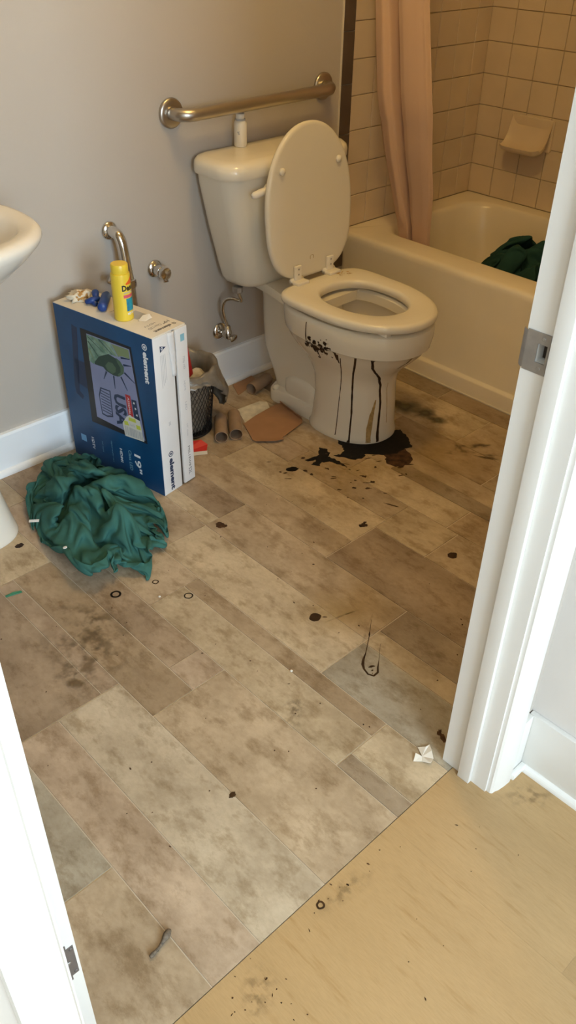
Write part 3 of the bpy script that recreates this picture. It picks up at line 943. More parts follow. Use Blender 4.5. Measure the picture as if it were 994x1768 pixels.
drip('stain_drip', [(-100, 0.385, 0.003), (-101, 0.34, 0.004), (-101, 0.30, 0.003)], 'stain_rust')
vs, fs = [], []
for k in range(70):
    a = random.gauss(-88, 11); z = random.gauss(0.318, 0.014)
    if a > -48: continue
    r = random.choice([0.0015, 0.002, 0.003, 0.005, 0.007])
    p, n = on_bowl(a, z)
    if p is None: continue
    tg = Vector((0, 0, 1)).cross(n).normalized(); bn = n.cross(tg)
    i0 = len(vs); N = 9
    for q in range(N):
        rr_ = r * random.uniform(0.6, 1.25)
        pp = p + tg * rr_ * math.cos(2 * PI * q / N) * 1.2 + bn * rr_ * math.sin(2 * PI * q / N)
        h2 = bt.find_nearest(bwi @ pp)
        vs.append((bowl.matrix_world @ h2[0]) + n * 0.0006)
    fs.append(tuple(range(i0, i0 + N)))
tag(mesh_obj('stain_splatter', vs, fs, 'stain_brown', toi), 'dark dried splatter on the side of the bowl', kind='stuff')
for a, z, dz in ((-95, 0.320, 0.028), (-90, 0.318, 0.042), (-80, 0.322, 0.022), (-66, 0.323, 0.03), (-64, 0.315, 0.034)):
    drip('stain_drip', [(a, z, 0.012), (a + 1, z - dz * 0.5, 0.007), (a + 2, z - dz, 0.003)], 'stain_brown')
# crumbs on the seat
vs, fs = [], []
for k in range(14):
    c = Vector((0.600 + random.gauss(0, .020), -0.362 + random.gauss(0, .012), 0.4331))
    r = random.uniform(0.0015, 0.005)
    i0 = len(vs)
    for q in range(7):
        rr_ = r * random.uniform(.6, 1.2)
        vs.append(c + Vector((rr_ * math.cos(q * 2 * PI / 7) * 1.3, rr_ * math.sin(q * 2 * PI / 7), 0)))
    fs.append(tuple(range(i0, i0 + 7)))
tag(mesh_obj('seat_smudge', vs, fs, 'stain_amber', seat), 'amber smudge on the seat', kind='stuff')

# ------------------------------------------------------------------ white bottle on the tank
bo = empty('bottle', (0.432, -0.072, 0.782))
tag(bo, 'small white bottle with ribbed cap standing on the tank lid', 'bottle')
MB = Matrix.Translation((0.430, -0.072, 0.7826))
auto_smooth(mesh_obj('bottle_body', *lathe([(0.0175, 0), (0.0190, 0.002), (0.0190, 0.062), (0.0175, 0.068), (0.0125, 0.072), (0.0125, 0.076)], 28, MB), 'white_plastic', bo), 50)
auto_smooth(mesh_obj('neck_ring', *lathe([(0.0155, 0.0715), (0.0155, 0.0755)], 28, MB), 'print_grey', bo), 50)
auto_smooth(mesh_obj('cap', *lathe([(0.0125, 0.0755), (0.0132, 0.077), (0.0132, 0.089), (0.0115, 0.0905)], 28, MB), 'white_plastic', bo), 50)
def wrap_text(s, size, base, rad, ang0, z0, m, parent, fit):
    me = text_mesh(s, size, Matrix.Identity(4), 0.0008, 0, fit)
    bmx = bmesh.new(); bmx.from_mesh(me)
    bmesh.ops.triangulate(bmx, faces=bmx.faces)
    bmesh.ops.subdivide_edges(bmx, edges=[e for e in bmx.edges if e.calc_length() > 0.003], cuts=2)
    for v in bmx.verts:
        a = ang0 + v.co.x / rad
        v.co = base + Vector((rad * math.sin(a), -rad * math.cos(a), z0 + v.co.y))
    bmx.to_mesh(me); bmx.free()
    return raw_obj(parent and 'printed_text' or 'text', me, m, parent)
wrap_text('%', 0.01, Vector((0.430, -0.072, 0.7826)), 0.0192, math.radians(-70), 0.034, 'print_grey', bo, (0.008, 0.010))

# ------------------------------------------------------------------ supply valve and pipes
def escutcheon(p, r, parent, name='escutcheon'):
    return auto_smooth(mesh_obj(name, *lathe([(r, 0), (r, 0.002), (r * 0.92, 0.006), (r * 0.6, 0.010), (r * 0.45, 0.011)], 32, axis_m(p, (0, -1, 0))), 'chrome', parent), 50)
va = empty('supply_valve', (0.359, YW, 0.19))
tag(va, 'chrome toilet supply valve with bent riser pipe under the tank', 'valve')
pv = Vector((0.359, YW, 0.199))
escutcheon(pv, 0.030, va)
mesh_obj('valve_body', *join_parts([tube([pv, pv + Vector((0, -0.052, 0))], 0.0095, 16), lathe([(0.011, -0.016), (0.013, -0.012), (0.013, 0.012), (0.011, 0.014), (0.009, 0.030)], 18, Matrix.Translation(pv + Vector((0, -0.044, 0.004))))]), 'chrome', va, True)
auto_smooth(mesh_obj('valve_handle', *lathe([(0.006, 0), (0.019, 0.002), (0.019, 0.009), (0.012, 0.012)], 20, axis_m(pv + Vector((0.004, -0.060, -0.004)), (0.25, -1, -0.2)) @ Matrix.Diagonal((1, 0.62, 1, 1))), 'chrome', va), 50)
rp = smooth_path([(0.359, -0.074, 0.229), (0.342, -0.078, 0.270), (0.3345, -0.081, 0.305), (0.338, -0.092, 0.332), (0.351, -0.112, 0.340), (0.362, -0.136, 0.337), (0.3615, -0.143, 0.345), (0.354, -0.141, 0.362), (0.350, -0.140, 0.388)], 8)
mesh_obj('riser_pipe', *tube(rp, 0.0058, 14), 'chrome', va, True)
mesh_obj('coupling_nut', *lathe([(0.015, 0), (0.017, 0.003), (0.017, 0.018), (0.013, 0.020)], 8, Matrix.Translation((0.350, -0.140, 0.3705))), 'dull_metal', va)

st = empty('wall_stop_valve', (0.117, YW, 0.47))
tag(st, 'short chrome stop valve sticking out of the wall right of the yellow canister', 'valve')
p = Vector((0.117, YW, 0.473))
escutcheon(p, 0.027, st)
auto_smooth(mesh_obj('valve_body', *lathe([(0.0155, 0), (0.0165, 0.004), (0.0165, 0.038), (0.014, 0.040)], 24, axis_m(p, (0, -1, 0))), 'chrome', st), 50)
auto_smooth(mesh_obj('valve_knob', *lathe([(0.011, 0.036), (0.018, 0.042), (0.020, 0.052), (0.018, 0.060), (0.010, 0.062)], 20, axis_m(p, (0, -1, 0))), 'chrome', st), 50)
mesh_obj('outlet', *tube([p + Vector((0, -0.05, -0.008)), p + Vector((0, -0.056, -0.026))], 0.008, 14), 'chrome', st, True)

dp = empty('drain_pipe', (-0.02, YW, 0.615))
tag(dp, 'tarnished chrome drain pipe bending down from the wall behind the carton', 'pipe')
path = smooth_path([(-0.026, YW, 0.618), (-0.026, -0.050, 0.619), (-0.024, -0.072, 0.612), (-0.022, -0.082, 0.590), (-0.021, -0.090, 0.540), (-0.020, -0.100, 0.47), (-0.020, -0.105, 0.40)], 7)
mesh_obj('pipe', *tube(path, 0.0155, 20), 'chrome', dp, True)
escutcheon((-0.026, YW, 0.618), 0.026, dp)
mesh_obj('slip_nut', *lathe([(0.017, -0.012), (0.021, -0.010), (0.021, 0.010), (0.017, 0.012)], 10, axis_m((-0.0205, -0.098, 0.482), (0.0, -0.12, -1))), 'chrome', dp)
mesh_obj('trap_arm', *tube(smooth_path([(-0.020, -0.102, 0.465), (-0.050, -0.100, 0.488), (-0.085, -0.098, 0.510)], 5), 0.012, 16), 'chrome', dp, True)

# ------------------------------------------------------------------ pedestal sink
sk = empty('pedestal_sink', (-0.70, -0.27, 0))
tag(sk, 'white pedestal sink at the left edge beside the green shirt', 'sink')
SX, SY = -0.700, -0.270
def se(a, b, cx, cy, z, n=2.5, N=56):
    out = []
    for k in range(N):
        t = 2 * PI * k / N
        c, s = math.cos(t), math.sin(t)
        out.append(Vector((cx + a * math.copysign(abs(c) ** (2 / n), c), cy + b * math.copysign(abs(s) ** (2 / n), s), z)))
    return out
rings = [se(0.09, 0.085, SX, SY, 0.62), se(0.15, 0.125, SX, SY, 0.66), se(0.22, 0.175, SX, SY, 0.705), se(0.272, 0.212, SX, SY, 0.745), se(0.300, 0.232, SX, SY, 0.772), se(0.306, 0.237, SX, SY, 0.784),
         se(0.305, 0.236, SX, SY, 0.792), se(0.298, 0.230, SX, SY, 0.800), se(0.285, 0.218, SX, SY, 0.803), se(0.262, 0.150, SX, SY - 0.03, 0.797), se(0.252, 0.142, SX, SY - 0.03, 0.790), se(0.235, 0.130, SX, SY - 0.03, 0.765),
         se(0.19, 0.105, SX, SY - 0.03, 0.715), se(0.10, 0.06, SX, SY - 0.03, 0.685), se(0.02, 0.02, SX, SY - 0.03, 0.682)]
auto_smooth(mesh_obj('basin', *loft(rings), 'porcelain_sink', sk), 60)
rings = [se(0.130, 0.118, SX, -0.235, 0.0, 3), se(0.132, 0.120, SX, -0.235, 0.006, 3), se(0.130, 0.118, SX, -0.235, 0.014, 3), se(0.122, 0.112, SX, -0.235, 0.05, 3), se(0.108, 0.100, SX, -0.232, 0.13, 3), se(0.092, 0.088, SX, -0.23, 0.25, 2.8), se(0.085, 0.082, SX, -0.23, 0.45, 2.6), se(0.095, 0.09, SX, -0.24, 0.60, 2.6), se(0.10, 0.095, SX, -0.245, 0.66, 2.6)]
auto_smooth(mesh_obj('pedestal', *loft(rings), 'porcelain_sink', sk), 60)
mesh_obj('spout', *tube(smooth_path([(SX, -0.10, 0.80), (SX, -0.10, 0.86), (SX, -0.13, 0.89), (SX, -0.19, 0.88), (SX, -0.21, 0.86)], 5), 0.012, 14), 'chrome', sk, True)
for dx in (-0.1, 0.1):
    mesh_obj('tap_handle', *lathe([(0.022, 0), (0.018, 0.008), (0.017, 0.04), (0.012, 0.046)], 16, Matrix.Translation((SX + dx, -0.10, 0.800))), 'chrome', sk, True)

# ------------------------------------------------------------------ TV carton
BL_, BT_, BH_ = 0.373, 0.123, 0.485
Ld = Vector((0.063, -0.368, 0)).normalized()
Td = Vector((-Ld.y, Ld.x, 0))
BO = Vector((-0.2575, -0.0800, 0.0))
def bp(l, t, z): return BO + Ld * l + Td * t + Vector((0, 0, z))
BM = Matrix(((Ld.x, Td.x, 0, BO.x), (Ld.y, Td.y, 0, BO.y), (0, 0, 1, BO.z), (0, 0, 0, 1)))
bx = empty('television_carton', bp(BL_ / 2, BT_ / 2, 0))
tag(bx, 'blue and white television carton standing on end against the wall', 'box')
car = box('carton_half', 0, BL_, 0.0, 0.072, 0, BH_ - 0.003, 'carton_white', bx, 0.002, 2, BM)
car2 = box('carton_half', 0.003, BL_ + 0.004, 0.080, BT_, 0.004, BH_ - 0.003, 'carton_white', bx, 0.002, 2, BM)
box('gap_shade', 0.004, BL_ - 0.0022, 0.068, 0.0815, 0.0005, 0.40, 'dark_hole', bx, 0, 2, BM)  # dark filler strip, paints the shade in the gap between the halves
topp = box('top_panel', -0.001, BL_ - 0.002, -0.0005, BT_ + 0.001, BH_ - 0.003, BH_, 'carton_cream', bx, 0.001, 2, BM)
fp = box('front_panel', 0.0005, BL_ - 0.0005, -0.0012, 0.0, 0.001, BH_ - 0.001, 'carton_blue', bx, 0, 2, BM)
# front print frame: X runs down the carton, Y runs along it
FM = Matrix(((0, Ld.x, -Td.x, 0), (0, Ld.y, -Td.y, 0), (-1, 0, 0, 0), (0, 0, 0, 1)))
FM.translation = bp(0, -0.0012, BH_)
EM = Matrix(((0, Td.x, Ld.x, 0), (0, Td.y, Ld.y, 0), (-1, 0, 0, 0), (0, 0, 0, 1)))   # end face frame
EM.translation = bp(BL_, 0, BH_)
EM2 = EM.copy(); EM2.translation = bp(BL_ + 0.004, 0, BH_)
TM = Matrix(((-Td.x, Ld.x, 0, 0), (-Td.y, Ld.y, 0, 0), (0, 0, 1, 0), (0, 0, 0, 1)))   # top face frame
TM.translation = bp(0, 0, BH_)
def prnt(name, poly, m, M, lay, parent):
    vs = [M @ Vector((x, y, 0.00016 * lay)) for x, y in poly]
    return mesh_obj(name, vs, [tuple(range(len(vs)))], m, parent)
def ptext(s, x, y, w, h, m, M, lay, parent, bold=0.0, italic=0.0, name='printed_text'):
    me = text_mesh(s, 0.05, M @ Matrix.Translation((x, y, 0.00016 * lay)), bold, italic, (w, h))
    return raw_obj(name, me, m, parent)
def ring_poly(cx, cy, r0, r1, M, lay, m, parent, name='printed_mark', n=24):
    vs, fs = [], []
    for k in range(n):
        a = 2 * PI * k / n
        vs.append(M @ Vector((cx + r0 * math.cos(a), cy + r0 * math.sin(a), 0.00016 * lay)))
        vs.append(M @ Vector((cx + r1 * math.cos(a), cy + r1 * math.sin(a), 0.00016 * lay)))
    for k in range(n):
        j = (k + 1) % n
        fs.append((2 * k, 2 * k + 1, 2 * j + 1, 2 * j))
    return mesh_obj(name, vs, fs, m, parent)
# television picture: stand, bezel, screen
prnt('printed_stand', [(0.045, 0.066), (0.05, 0.088), (0.25, 0.062), (0.262, 0.078), (0.275, 0.070), (0.262, 0.046), (0.238, 0.043)], 'print_navy', FM, 1, fp)
prnt('printed_stand_neck', [(0.150, 0.060), (0.150, 0.112), (0.235, 0.112), (0.225, 0.060)], 'print_navy', FM, 1, fp)
prnt('printed_bezel', [(0.046, 0.100), (0.046, 0.294), (0.330, 0.322), (0.338, 0.098)], 'print_black', FM, 2, fp)
prnt('printed_screen', [(0.056, 0.124), (0.054, 0.287), (0.322, 0.314), (0.313, 0.123)], 'print_sky', FM, 3, fp)
# draped green statue figure seen sideways on the screen (generic)
prnt('printed_robe', [(0.059, 0.124), (0.0565, 0.216), (0.090, 0.239), (0.092, 0.204), (0.111, 0.165), (0.136, 0.144), (0.142, 0.139), (0.137, 0.1225), (0.098, 0.1235)], 'print_green', FM, 4, fp)
for (xa, ya), (xb, yb), m_ in (((0.064, 0.128), (0.094, 0.183), 'print_green_dark'), ((0.058, 0.146), (0.089, 0.202), 'print_olive'), ((0.059, 0.170), (0.090, 0.219), 'print_green_dark'), ((0.059, 0.190), (0.090, 0.233), 'print_olive'), ((0.098, 0.126), (0.130, 0.142), 'print_olive'), ((0.077, 0.126), (0.112, 0.161), 'print_green_dark')):
    prnt('printed_fold', [(xa, ya - 0.002), (xa, ya + 0.004), (xb, yb + 0.002), (xb, yb - 0.001)], m_, FM, 5, fp)
prnt('printed_arm', [(0.058, 0.219), (0.0565, 0.284), (0.082, 0.286), (0.083, 0.255), (0.089, 0.242)], 'print_olive', FM, 4, fp)
prnt('printed_head', [(0.133, 0.145), (0.111, 0.165), (0.092, 0.204), (0.097, 0.232), (0.114, 0.255), (0.132, 0.254), (0.150, 0.233), (0.152, 0.216), (0.147, 0.187), (0.139, 0.177), (0.141, 0.143)], 'print_green_dark', FM, 6, fp)
prnt('printed_face', [(0.132, 0.186), (0.116, 0.200), (0.115, 0.216), (0.126, 0.228), (0.139, 0.225), (0.148, 0.212), (0.144, 0.194)], 'print_green_mid', FM, 7, fp)
prnt('printed_band', [(0.094, 0.232), (0.100, 0.248), (0.114, 0.260), (0.133, 0.257), (0.149, 0.237), (0.143, 0.233), (0.133, 0.245), (0.119, 0.246), (0.107, 0.236)], 'print_green_mid', FM, 8, fp)
for (xa, ya), (xb, yb) in (((0.149, 0.188), (0.177, 0.173)), ((0.154, 0.215), (0.193, 0.215)), ((0.147, 0.244), (0.183, 0.264)), ((0.130, 0.259), (0.150, 0.296)), ((0.108, 0.258), (0.102, 0.289)), ((0.089, 0.251), (0.083, 0.286))):
    d = Vector((xb - xa, yb - ya)).normalized(); n = Vector((-d.y, d.x)) * 0.0032
    prnt('printed_spike', [(xa + n.x, ya + n.y), (xa - n.x, ya - n.y), (xb - n.x * .3, yb - n.y * .3), (xb + n.x * .3, yb + n.y * .3)], 'print_navy', FM, 5, fp)
# USA lettering with map shape, red banner, star panel
prnt('printed_map', [(0.208, 0.153), (0.206, 0.194), (0.290, 0.193), (0.298, 0.168), (0.296, 0.147), (0.236, 0.143)], 'print_navy', FM, 4, fp)
prnt('printed_map', [(0.212, 0.157), (0.210, 0.190), (0.286, 0.189), (0.293, 0.168), (0.291, 0.151), (0.238, 0.147)], 'print_sky', FM, 5, fp)
for k in range(8):
    x = 0.216 + 0.009 * k
    prnt('printed_stripe', [(x, 0.152), (x + 0.003, 0.152), (x + 0.006, 0.188), (x + 0.003, 0.188)], 'print_navy', FM, 6, fp)
ptext('USA', 0.207, 0.205, 0.100, 0.046, 'print_navy', FM, 4, fp, 0.0020)
prnt('printed_banner', [(0.196, 0.253), (0.195, 0.272), (0.282, 0.279), (0.283, 0.259)], 'print_red', FM, 6, fp)
ptext('ASSEMBLED', 0.203, 0.2605, 0.070, 0.007, 'print_white', FM, 7, fp)
prnt('printed_star_panel', [(0.205, 0.275), (0.203, 0.294), (0.240, 0.297), (0.262, 0.302), (0.268, 0.280)], 'print_navy', FM, 4, fp)
for sx_, sy_ in ((0.214, 0.284), (0.230, 0.288), (0.249, 0.291)):
    st_ = [(sx_ + (0.0048 if q % 2 == 0 else 0.002) * math.cos(q * PI / 5), sy_ + (0.0048 if q % 2 == 0 else 0.002) * math.sin(q * PI / 5)) for q in range(10)]
    prnt('printed_star', st_, 'print_white', FM, 5, fp)
# price sticker with barcode
stk = prnt('price_sticker', [(0.268, 0.249), (0.258, 0.262), (0.263, 0.301), (0.326, 0.311), (0.334, 0.236), (0.294, 0.230)], 'sticker', FM, 9, fp)
stk['label'] = 'white and lime price sticker with barcode'
for q in ([(0.266, 0.258), (0.264, 0.284), (0.275, 0.286), (0.277, 0.256)], [(0.284, 0.237), (0.282, 0.252), (0.294, 0.256), (0.297, 0.238)], [(0.281, 0.284), (0.280, 0.301), (0.292, 0.303), (0.294, 0.286)]):
    prnt('printed_block', q, 'sticker_lime', FM, 10, fp)
ptext('2 YEAR', 0.283, 0.258, 0.009, 0.022, 'print_grey', FM, 10, fp)
y = 0.2385
while y < 0.305:
    w = random.choice([0.0014, 0.0026, 0.0038])
    prnt('barcode_bar', [(0.299, y), (0.299, y + w), (0.328 - 0.06 * (y - 0.236), y + w), (0.328 - 0.06 * (y - 0.236), y)], 'print_grey', FM, 10, fp)
    y += w + random.choice([0.0012, 0.002, 0.003])
# brand lettering and specs
def brand(M, x, y, w, h, m, parent, lay=1):
    ring_poly(x + h * 0.5, y + h * 0.55, h * 0.62, h * 0.44, M, lay, m, parent)
    ptext('e', x + h * 0.24, y + h * 0.28, h * 0.52, h * 0.55, m, M, lay, parent, 0.002)
    ptext('element', x + h * 1.45, y, w - h * 1.45, h * 1.25, m, M, lay, parent, 0.0023)
brand(FM, 0.024, 0.336, 0.112, 0.0145, 'print_white', fp)
ptext('19"', 0.384, 0.262, 0.062, 0.026, 'print_white', FM, 1, fp, 0.0012)
ptext('Class LED', 0.380, 0.239, 0.068, 0.012, 'print_cyan', FM, 1, fp)
ptext('HDMI', 0.388, 0.203, 0.047, 0.010, 'print_white', FM, 1, fp, 0.001)
ptext('digital audio out', 0.376, 0.168, 0.073, 0.0055, 'print_cyan', FM, 1, fp)
ptext('PC input', 0.394, 0.128, 0.036, 0.005, 'print_cyan', FM, 1, fp)
ptext('HDTV', 0.395, 0.084, 0.040, 0.011, 'print_white', FM, 1, fp, 0.0005)
prnt('printed_square', [(0.400, 0.038), (0.400, 0.061), (0.422, 0.061), (0.422, 0.038)], 'print_lightblue', FM, 1, fp)
# end face print
brand(EM, 0.352, 0.027, 0.126, 0.0145, 'print_navy', car)
prnt('printed_triangle', [(0.030, 0.024), (0.048, 0.024), (0.038, 0.046)], 'print_navy', EM, 1, car)
ring_poly(0.0385, 0.031, 0.0042, 0.002, EM, 2, 'print_white', car)
for k in range(4):
    prnt('printed_line', [(0.056, 0.024 + 0.0055 * k), (0.056, 0.0252 + 0.0055 * k), (0.150 - 0.006 * k, 0.0252 + 0.0055 * k), (0.150 - 0.006 * k, 0.024 + 0.0055 * k)], 'print_grey', EM, 1, car)
ptext('\u2318', 0.258, 0.036, 0.012, 0.008, 'print_grey', EM, 1, car)
prnt('printed_square', [(0.022, 0.097), (0.022, 0.112), (0.042, 0.112), (0.042, 0.097)], 'print_cyan', EM2, 1, car2)
ptext('720p HD', 0.086, 0.100, 0.038, 0.009, 'print_grey', EM2, 1, car2, 0.0005)
ptext('HDMI', 0.158, 0.100, 0.028, 0.006, 'print_grey', EM2, 1, car2)
ptext('LED', 0.222, 0.100, 0.026, 0.007, 'print_grey', EM2, 1, car2)
ptext('19" class', 0.292, 0.100, 0.038, 0.006, 'print_grey', EM2, 1, car2)
ptext('MSL19WB', 0.365, 0.100, 0.068, 0.008, 'print_black', EM2, 1, car2)
ptext('S2L', 0.436, 0.098, 0.024, 0.012, 'print_navy', EM2, 1, car2)
# top face print (frame: x = -T, y = +L)
brand(TM, -0.110, 0.344, 0.076, 0.010, 'print_soft', topp)
ptext('19"', -0.108, 0.322, 0.024, 0.012, 'print_soft', TM, 1, topp, 0.001)
ptext('Class LED', -0.080, 0.323, 0.045, 0.010, 'print_soft', TM, 1, topp)
ptext('HDTV', -0.076, 0.306, 0.040, 0.008, 'print_soft', TM, 1, topp)
prnt('printed_label', [(-0.100, 0.215), (-0.100, 0.262), (-0.060, 0.262), (-0.060, 0.215)], 'print_grey', TM, 1, topp)
ptext('model 19', -0.105, 0.266, 0.050, 0.006, 'print_soft', TM, 1, topp)
ptext('element', -0.108, 0.168, 0.060, 0.007, 'print_soft', TM, 1, topp)
# torn paper tape over the seam at the top of the end face
vs, fs = [], []
for k in range(13):
    z = BH_ - 0.004 - 0.0105 * k
    w0 = 0.052 + 0.006 * noise.noise(Vector((k * 0.9, 0, 0))) + 0.0009 * k
    w1 = 0.079 + 0.003 * noise.noise(Vector((k * 0.9, 4, 0)))
    for q in range(5):
        t = q / 4
        vs.append(bp(BL_ + 0.0012 + 0.003 * math.sin(PI * t) + 0.0022 * noise.noise(Vector((k * .7, q * .8, 2))), w0 + (w1 - w0) * t, z))
for k in range(12):
    for q in range(4):
        a = k * 5 + q
        fs.append((a, a + 1, a + 6, a + 5))
tp = mesh_obj('torn_tape', vs, fs, 'carton_white', bx, True)
md = tp.modifiers.new('solid', 'SOLIDIFY'); md.thickness = 0.0006

# ---- things on the carton
ca = empty('powder_canister', (-0.174, -0.298, BH_))
tag(ca, 'yellow powder canister standing on the carton', 'canister')
CB = Vector((-0.174, -0.298, BH_))
auto_smooth(mesh_obj('canister_body', *lathe([(0.0225, 0), (0.0250, 0.002), (0.0255, 0.006), (0.0250, 0.014), (0.0250, 0.118), (0.0240, 0.124)], 36, Matrix.Translation(CB)), 'yellow_plastic', ca), 45)
auto_smooth(mesh_obj('shaker_cap', *lathe([(0.0215, 0.124), (0.0222, 0.126), (0.0222, 0.145), (0.0205, 0.148), (0.010, 0.1485)], 36, Matrix.Translation(CB)), 'yellow_plastic', ca), 45)
for k in range(24):
    pass
A0 = math.radians(-4)
def wrap_poly(name, a0, a1, z0, z1, rad, m, parent, slant=0.0):
    vs, fs = [], []
    n = 12
    for k in range(n + 1):
        a = a0 + (a1 - a0) * k / n
        s = slant * (1 - k / n)
        for zz in (z0, z1 - s):
            vs.append(CB + Vector((rad * math.sin(a), -rad * math.cos(a), zz)))
    for k in range(n):
        fs.append((2 * k, 2 * k + 2, 2 * k + 3, 2 * k + 1))
    return mesh_obj(name, vs, fs, m, parent, True)
RD = math.radians
wrap_text('Desenex', 0.02, CB, 0.02525, RD(-29), 0.082, 'print_black', ca, (0.062, 0.016))
wrap_poly('printed_swoosh', RD(-4), RD(50), 0.098, 0.118, 0.0252, 'label_orange', ca, 0.016)
wrap_poly('printed_band', RD(-24), RD(56), 0.064, 0.072, 0.0252, 'label_pink', ca)
wrap_text('ANTIFUNGAL', 0.02, CB, 0.02530, RD(-22), 0.0755, 'print_grey', ca, (0.036, 0.004))
wrap_poly('printed_panel', RD(-10), RD(56), 0.028, 0.062, 0.0252, 'label_blue', ca)
wrap_text('NET WT', 0.02, CB, 0.0253, RD(-8), 0.018, 'print_white', ca, (0.024, 0.006))

# blue plastic bits, crumpled tissue, torn paper on the carton
def topz(l, t, dz=0): return bp(l, t, BH_ + dz)
bc = empty('blue_tube', topz(0.128, 0.070))
tag(bc, 'dark blue plastic tube lying beside the yellow canister', 'tube')
d = (topz(0.098, 0.108) - topz(0.158, 0.034)).normalized()
mesh_obj('barrel', *tube([topz(0.158, 0.034, 0.0135), topz(0.154, 0.039, 0.0135), topz(0.108, 0.096, 0.0135), topz(0.104, 0.101, 0.0135)], [0.010, 0.0130, 0.0130, 0.011], 20), 'blue_plastic', bc, True)
mesh_obj('end_cap', *tube([topz(0.104, 0.101, 0.0135), topz(0.0985, 0.108, 0.0135)], 0.0085, 16), 'blue_plastic', bc, True)
rz_ = empty('blue_clip', topz(0.085, 0.07))
tag(rz_, 'small blue plastic clip lying beside the crumpled tissue', 'clip')
mesh_obj('jaw', *tube([topz(0.066, 0.098, 0.012), topz(0.080, 0.084, 0.020), topz(0.100, 0.066, 0.010)], [0.008, 0.0105, 0.006], 12), 'blue_plastic', rz_, True)
mesh_obj('jaw', *tube([topz(0.085, 0.042, 0.008), topz(0.098, 0.054, 0.013), topz(0.105, 0.075, 0.013)], [0.006, 0.009, 0.007], 12), 'blue_plastic', rz_, True)
mesh_obj('grip', *tube([topz(0.078, 0.060, 0.006), topz(0.116, 0.052, 0.0075)], [0.0055, 0.0065], 10), 'blue_plastic', rz_, True)

def crumple_blob(name, c, rx, ry, rz_, m, parent=None, seed=0, amp=0.45, n=3, freq=2.2):
    bm = bmesh.new()
    bmesh.ops.create_icosphere(bm, subdivisions=n, radius=1.0)
    for v in bm.verts:
        p = v.co.copy()
        f = 1 + amp * noise.noise(p * freq + Vector((seed, seed * 2, 0))) + amp * 0.5 * noise.noise(p * freq * 2.3 + Vector((seed, 5, 0)))
        v.co = Vector((p.x * rx * f, p.y * ry * f, p.z * rz_ * f))
    zmin = min(v.co.z for v in bm.verts)
    for v in bm.verts:
        v.co.z = max(v.co.z, zmin * 0.35) - zmin * 0.35
        v.co += Vector(c)
    return bm_obj(name, bm, m, parent, True)
ti = empty('crumpled_tissue', topz(0.045, 0.06))
tag(ti, 'crumpled tissue stained orange brown on the carton corner', 'tissue')
crumple_blob('tissue_ball', topz(0.042, 0.062, 0.0002), 0.030, 0.026, 0.014, 'tissue', ti, 1.0, 0.7, 3, 2.8)
crumple_blob('stained_fold', topz(0.050, 0.060, 0.004), 0.020, 0.015, 0.014, 'tissue_brown', ti, 4.0, 0.6, 3, 2.8)
pp = mesh_obj('torn_paper', [topz(0.268, 0.058, 0.0006), topz(0.285, 0.066, 0.0006), topz(0.288, 0.088, 0.004), topz(0.275, 0.092, 0.010), topz(0.264, 0.078, 0.007)], [(0, 1, 2, 3, 4)], 'paper_white')
tag(pp, 'white torn paper scrap lying beside the yellow canister', 'paper')
pp.modifiers.new('solid', 'SOLIDIFY').thickness = 0.0008

# ------------------------------------------------------------------ green shirts (cloth settled on the floor by simulation)
def settle(nx, ny, w, h, seed, frames, sq=(0.62, 0.6)):
    vs, fs = [], []
    for j in range(ny + 1):
        for i in range(nx + 1):
            u = i / nx - .5; v = j / ny - .5
            ua, va_ = u * math.sqrt(max(0, 1 - 1.5 * v * v)), v * math.sqrt(max(0, 1 - 1.5 * u * u)); u, v = ua * 1.12, va_ * 1.12
            n = noise.noise(Vector((u * 4 + seed, v * 4, seed))); m_ = noise.noise(Vector((u * 4, v * 4 + seed, seed + 7)))
            q = min(1.0, 4 * (u * u + v * v))
            k = 1 - 0.22 * q ** 3
            vs.append((k * u * w * sq[0] + .035 * n, k * v * h * sq[1] + .035 * m_,
                       .155 - .085 * q ** 2 + .030 * math.sin(u * 23 + 4 * v + seed) + .034 * math.sin(v * 21 - 5 * u) + .055 * noise.noise(Vector((u * 6, v * 6, seed))) + .04 * noise.noise(Vector((u * 13, v * 13, seed)))))
    for j in range(ny):
        for i in range(nx):
            a = j * (nx + 1) + i
            fs.append((a, a + 1, a + nx + 2, a + nx + 1))
    me = bpy.data.meshes.new('cloth'); me.from_pydata(vs, [], fs)
    ob = bpy.data.objects.new('cloth', me); COL.objects.link(ob)
    md = ob.modifiers.new('cloth', 'CLOTH'); s = md.settings
    s.quality = 5; s.mass = .3; s.tension_stiffness = 10; s.compression_stiffness = 10; s.bending_stiffness = .012; s.air_damping = 1.5
    cs = md.collision_settings
    cs.use_self_collision = True; cs.self_distance_min = .006; cs.distance_min = .003; cs.collision_quality = 2
    fv, ff = [], []
    G = 40
    for j in range(G + 1):
        for i in range(G + 1):
            x, y = (i / G - .5) * 1.6, (j / G - .5) * 1.6
            q = (x / (w * sq[0] * 0.42)) ** 2 + (y / (h * sq[1] * 0.42)) ** 2
            fv.append((x, y, 0.045 * max(0, 1 - q)))
    for j in range(G):
        for i in range(G):
            a = j * (G + 1) + i
            ff.append((a, a + 1, a + G + 2, a + G + 1))
    fm = bpy.data.meshes.new('catch'); fm.from_pydata(fv, [], ff)
    fo = bpy.data.objects.new('catch', fm); COL.objects.link(fo)
    fo.modifiers.new('catch', 'COLLISION'); fo.collision.cloth_friction = 40; fo.collision.thickness_outer = 0.004
    f0 = sc.frame_current
    for f in range(1, frames + 1):
        sc.frame_set(f)
    me2 = bpy.data.meshes.new_from_object(ob.evaluated_get(bpy.context.evaluated_depsgraph_get()))
    bpy.data.objects.remove(ob); bpy.data.objects.remove(fo)
    sc.frame_set(1)
    return me2

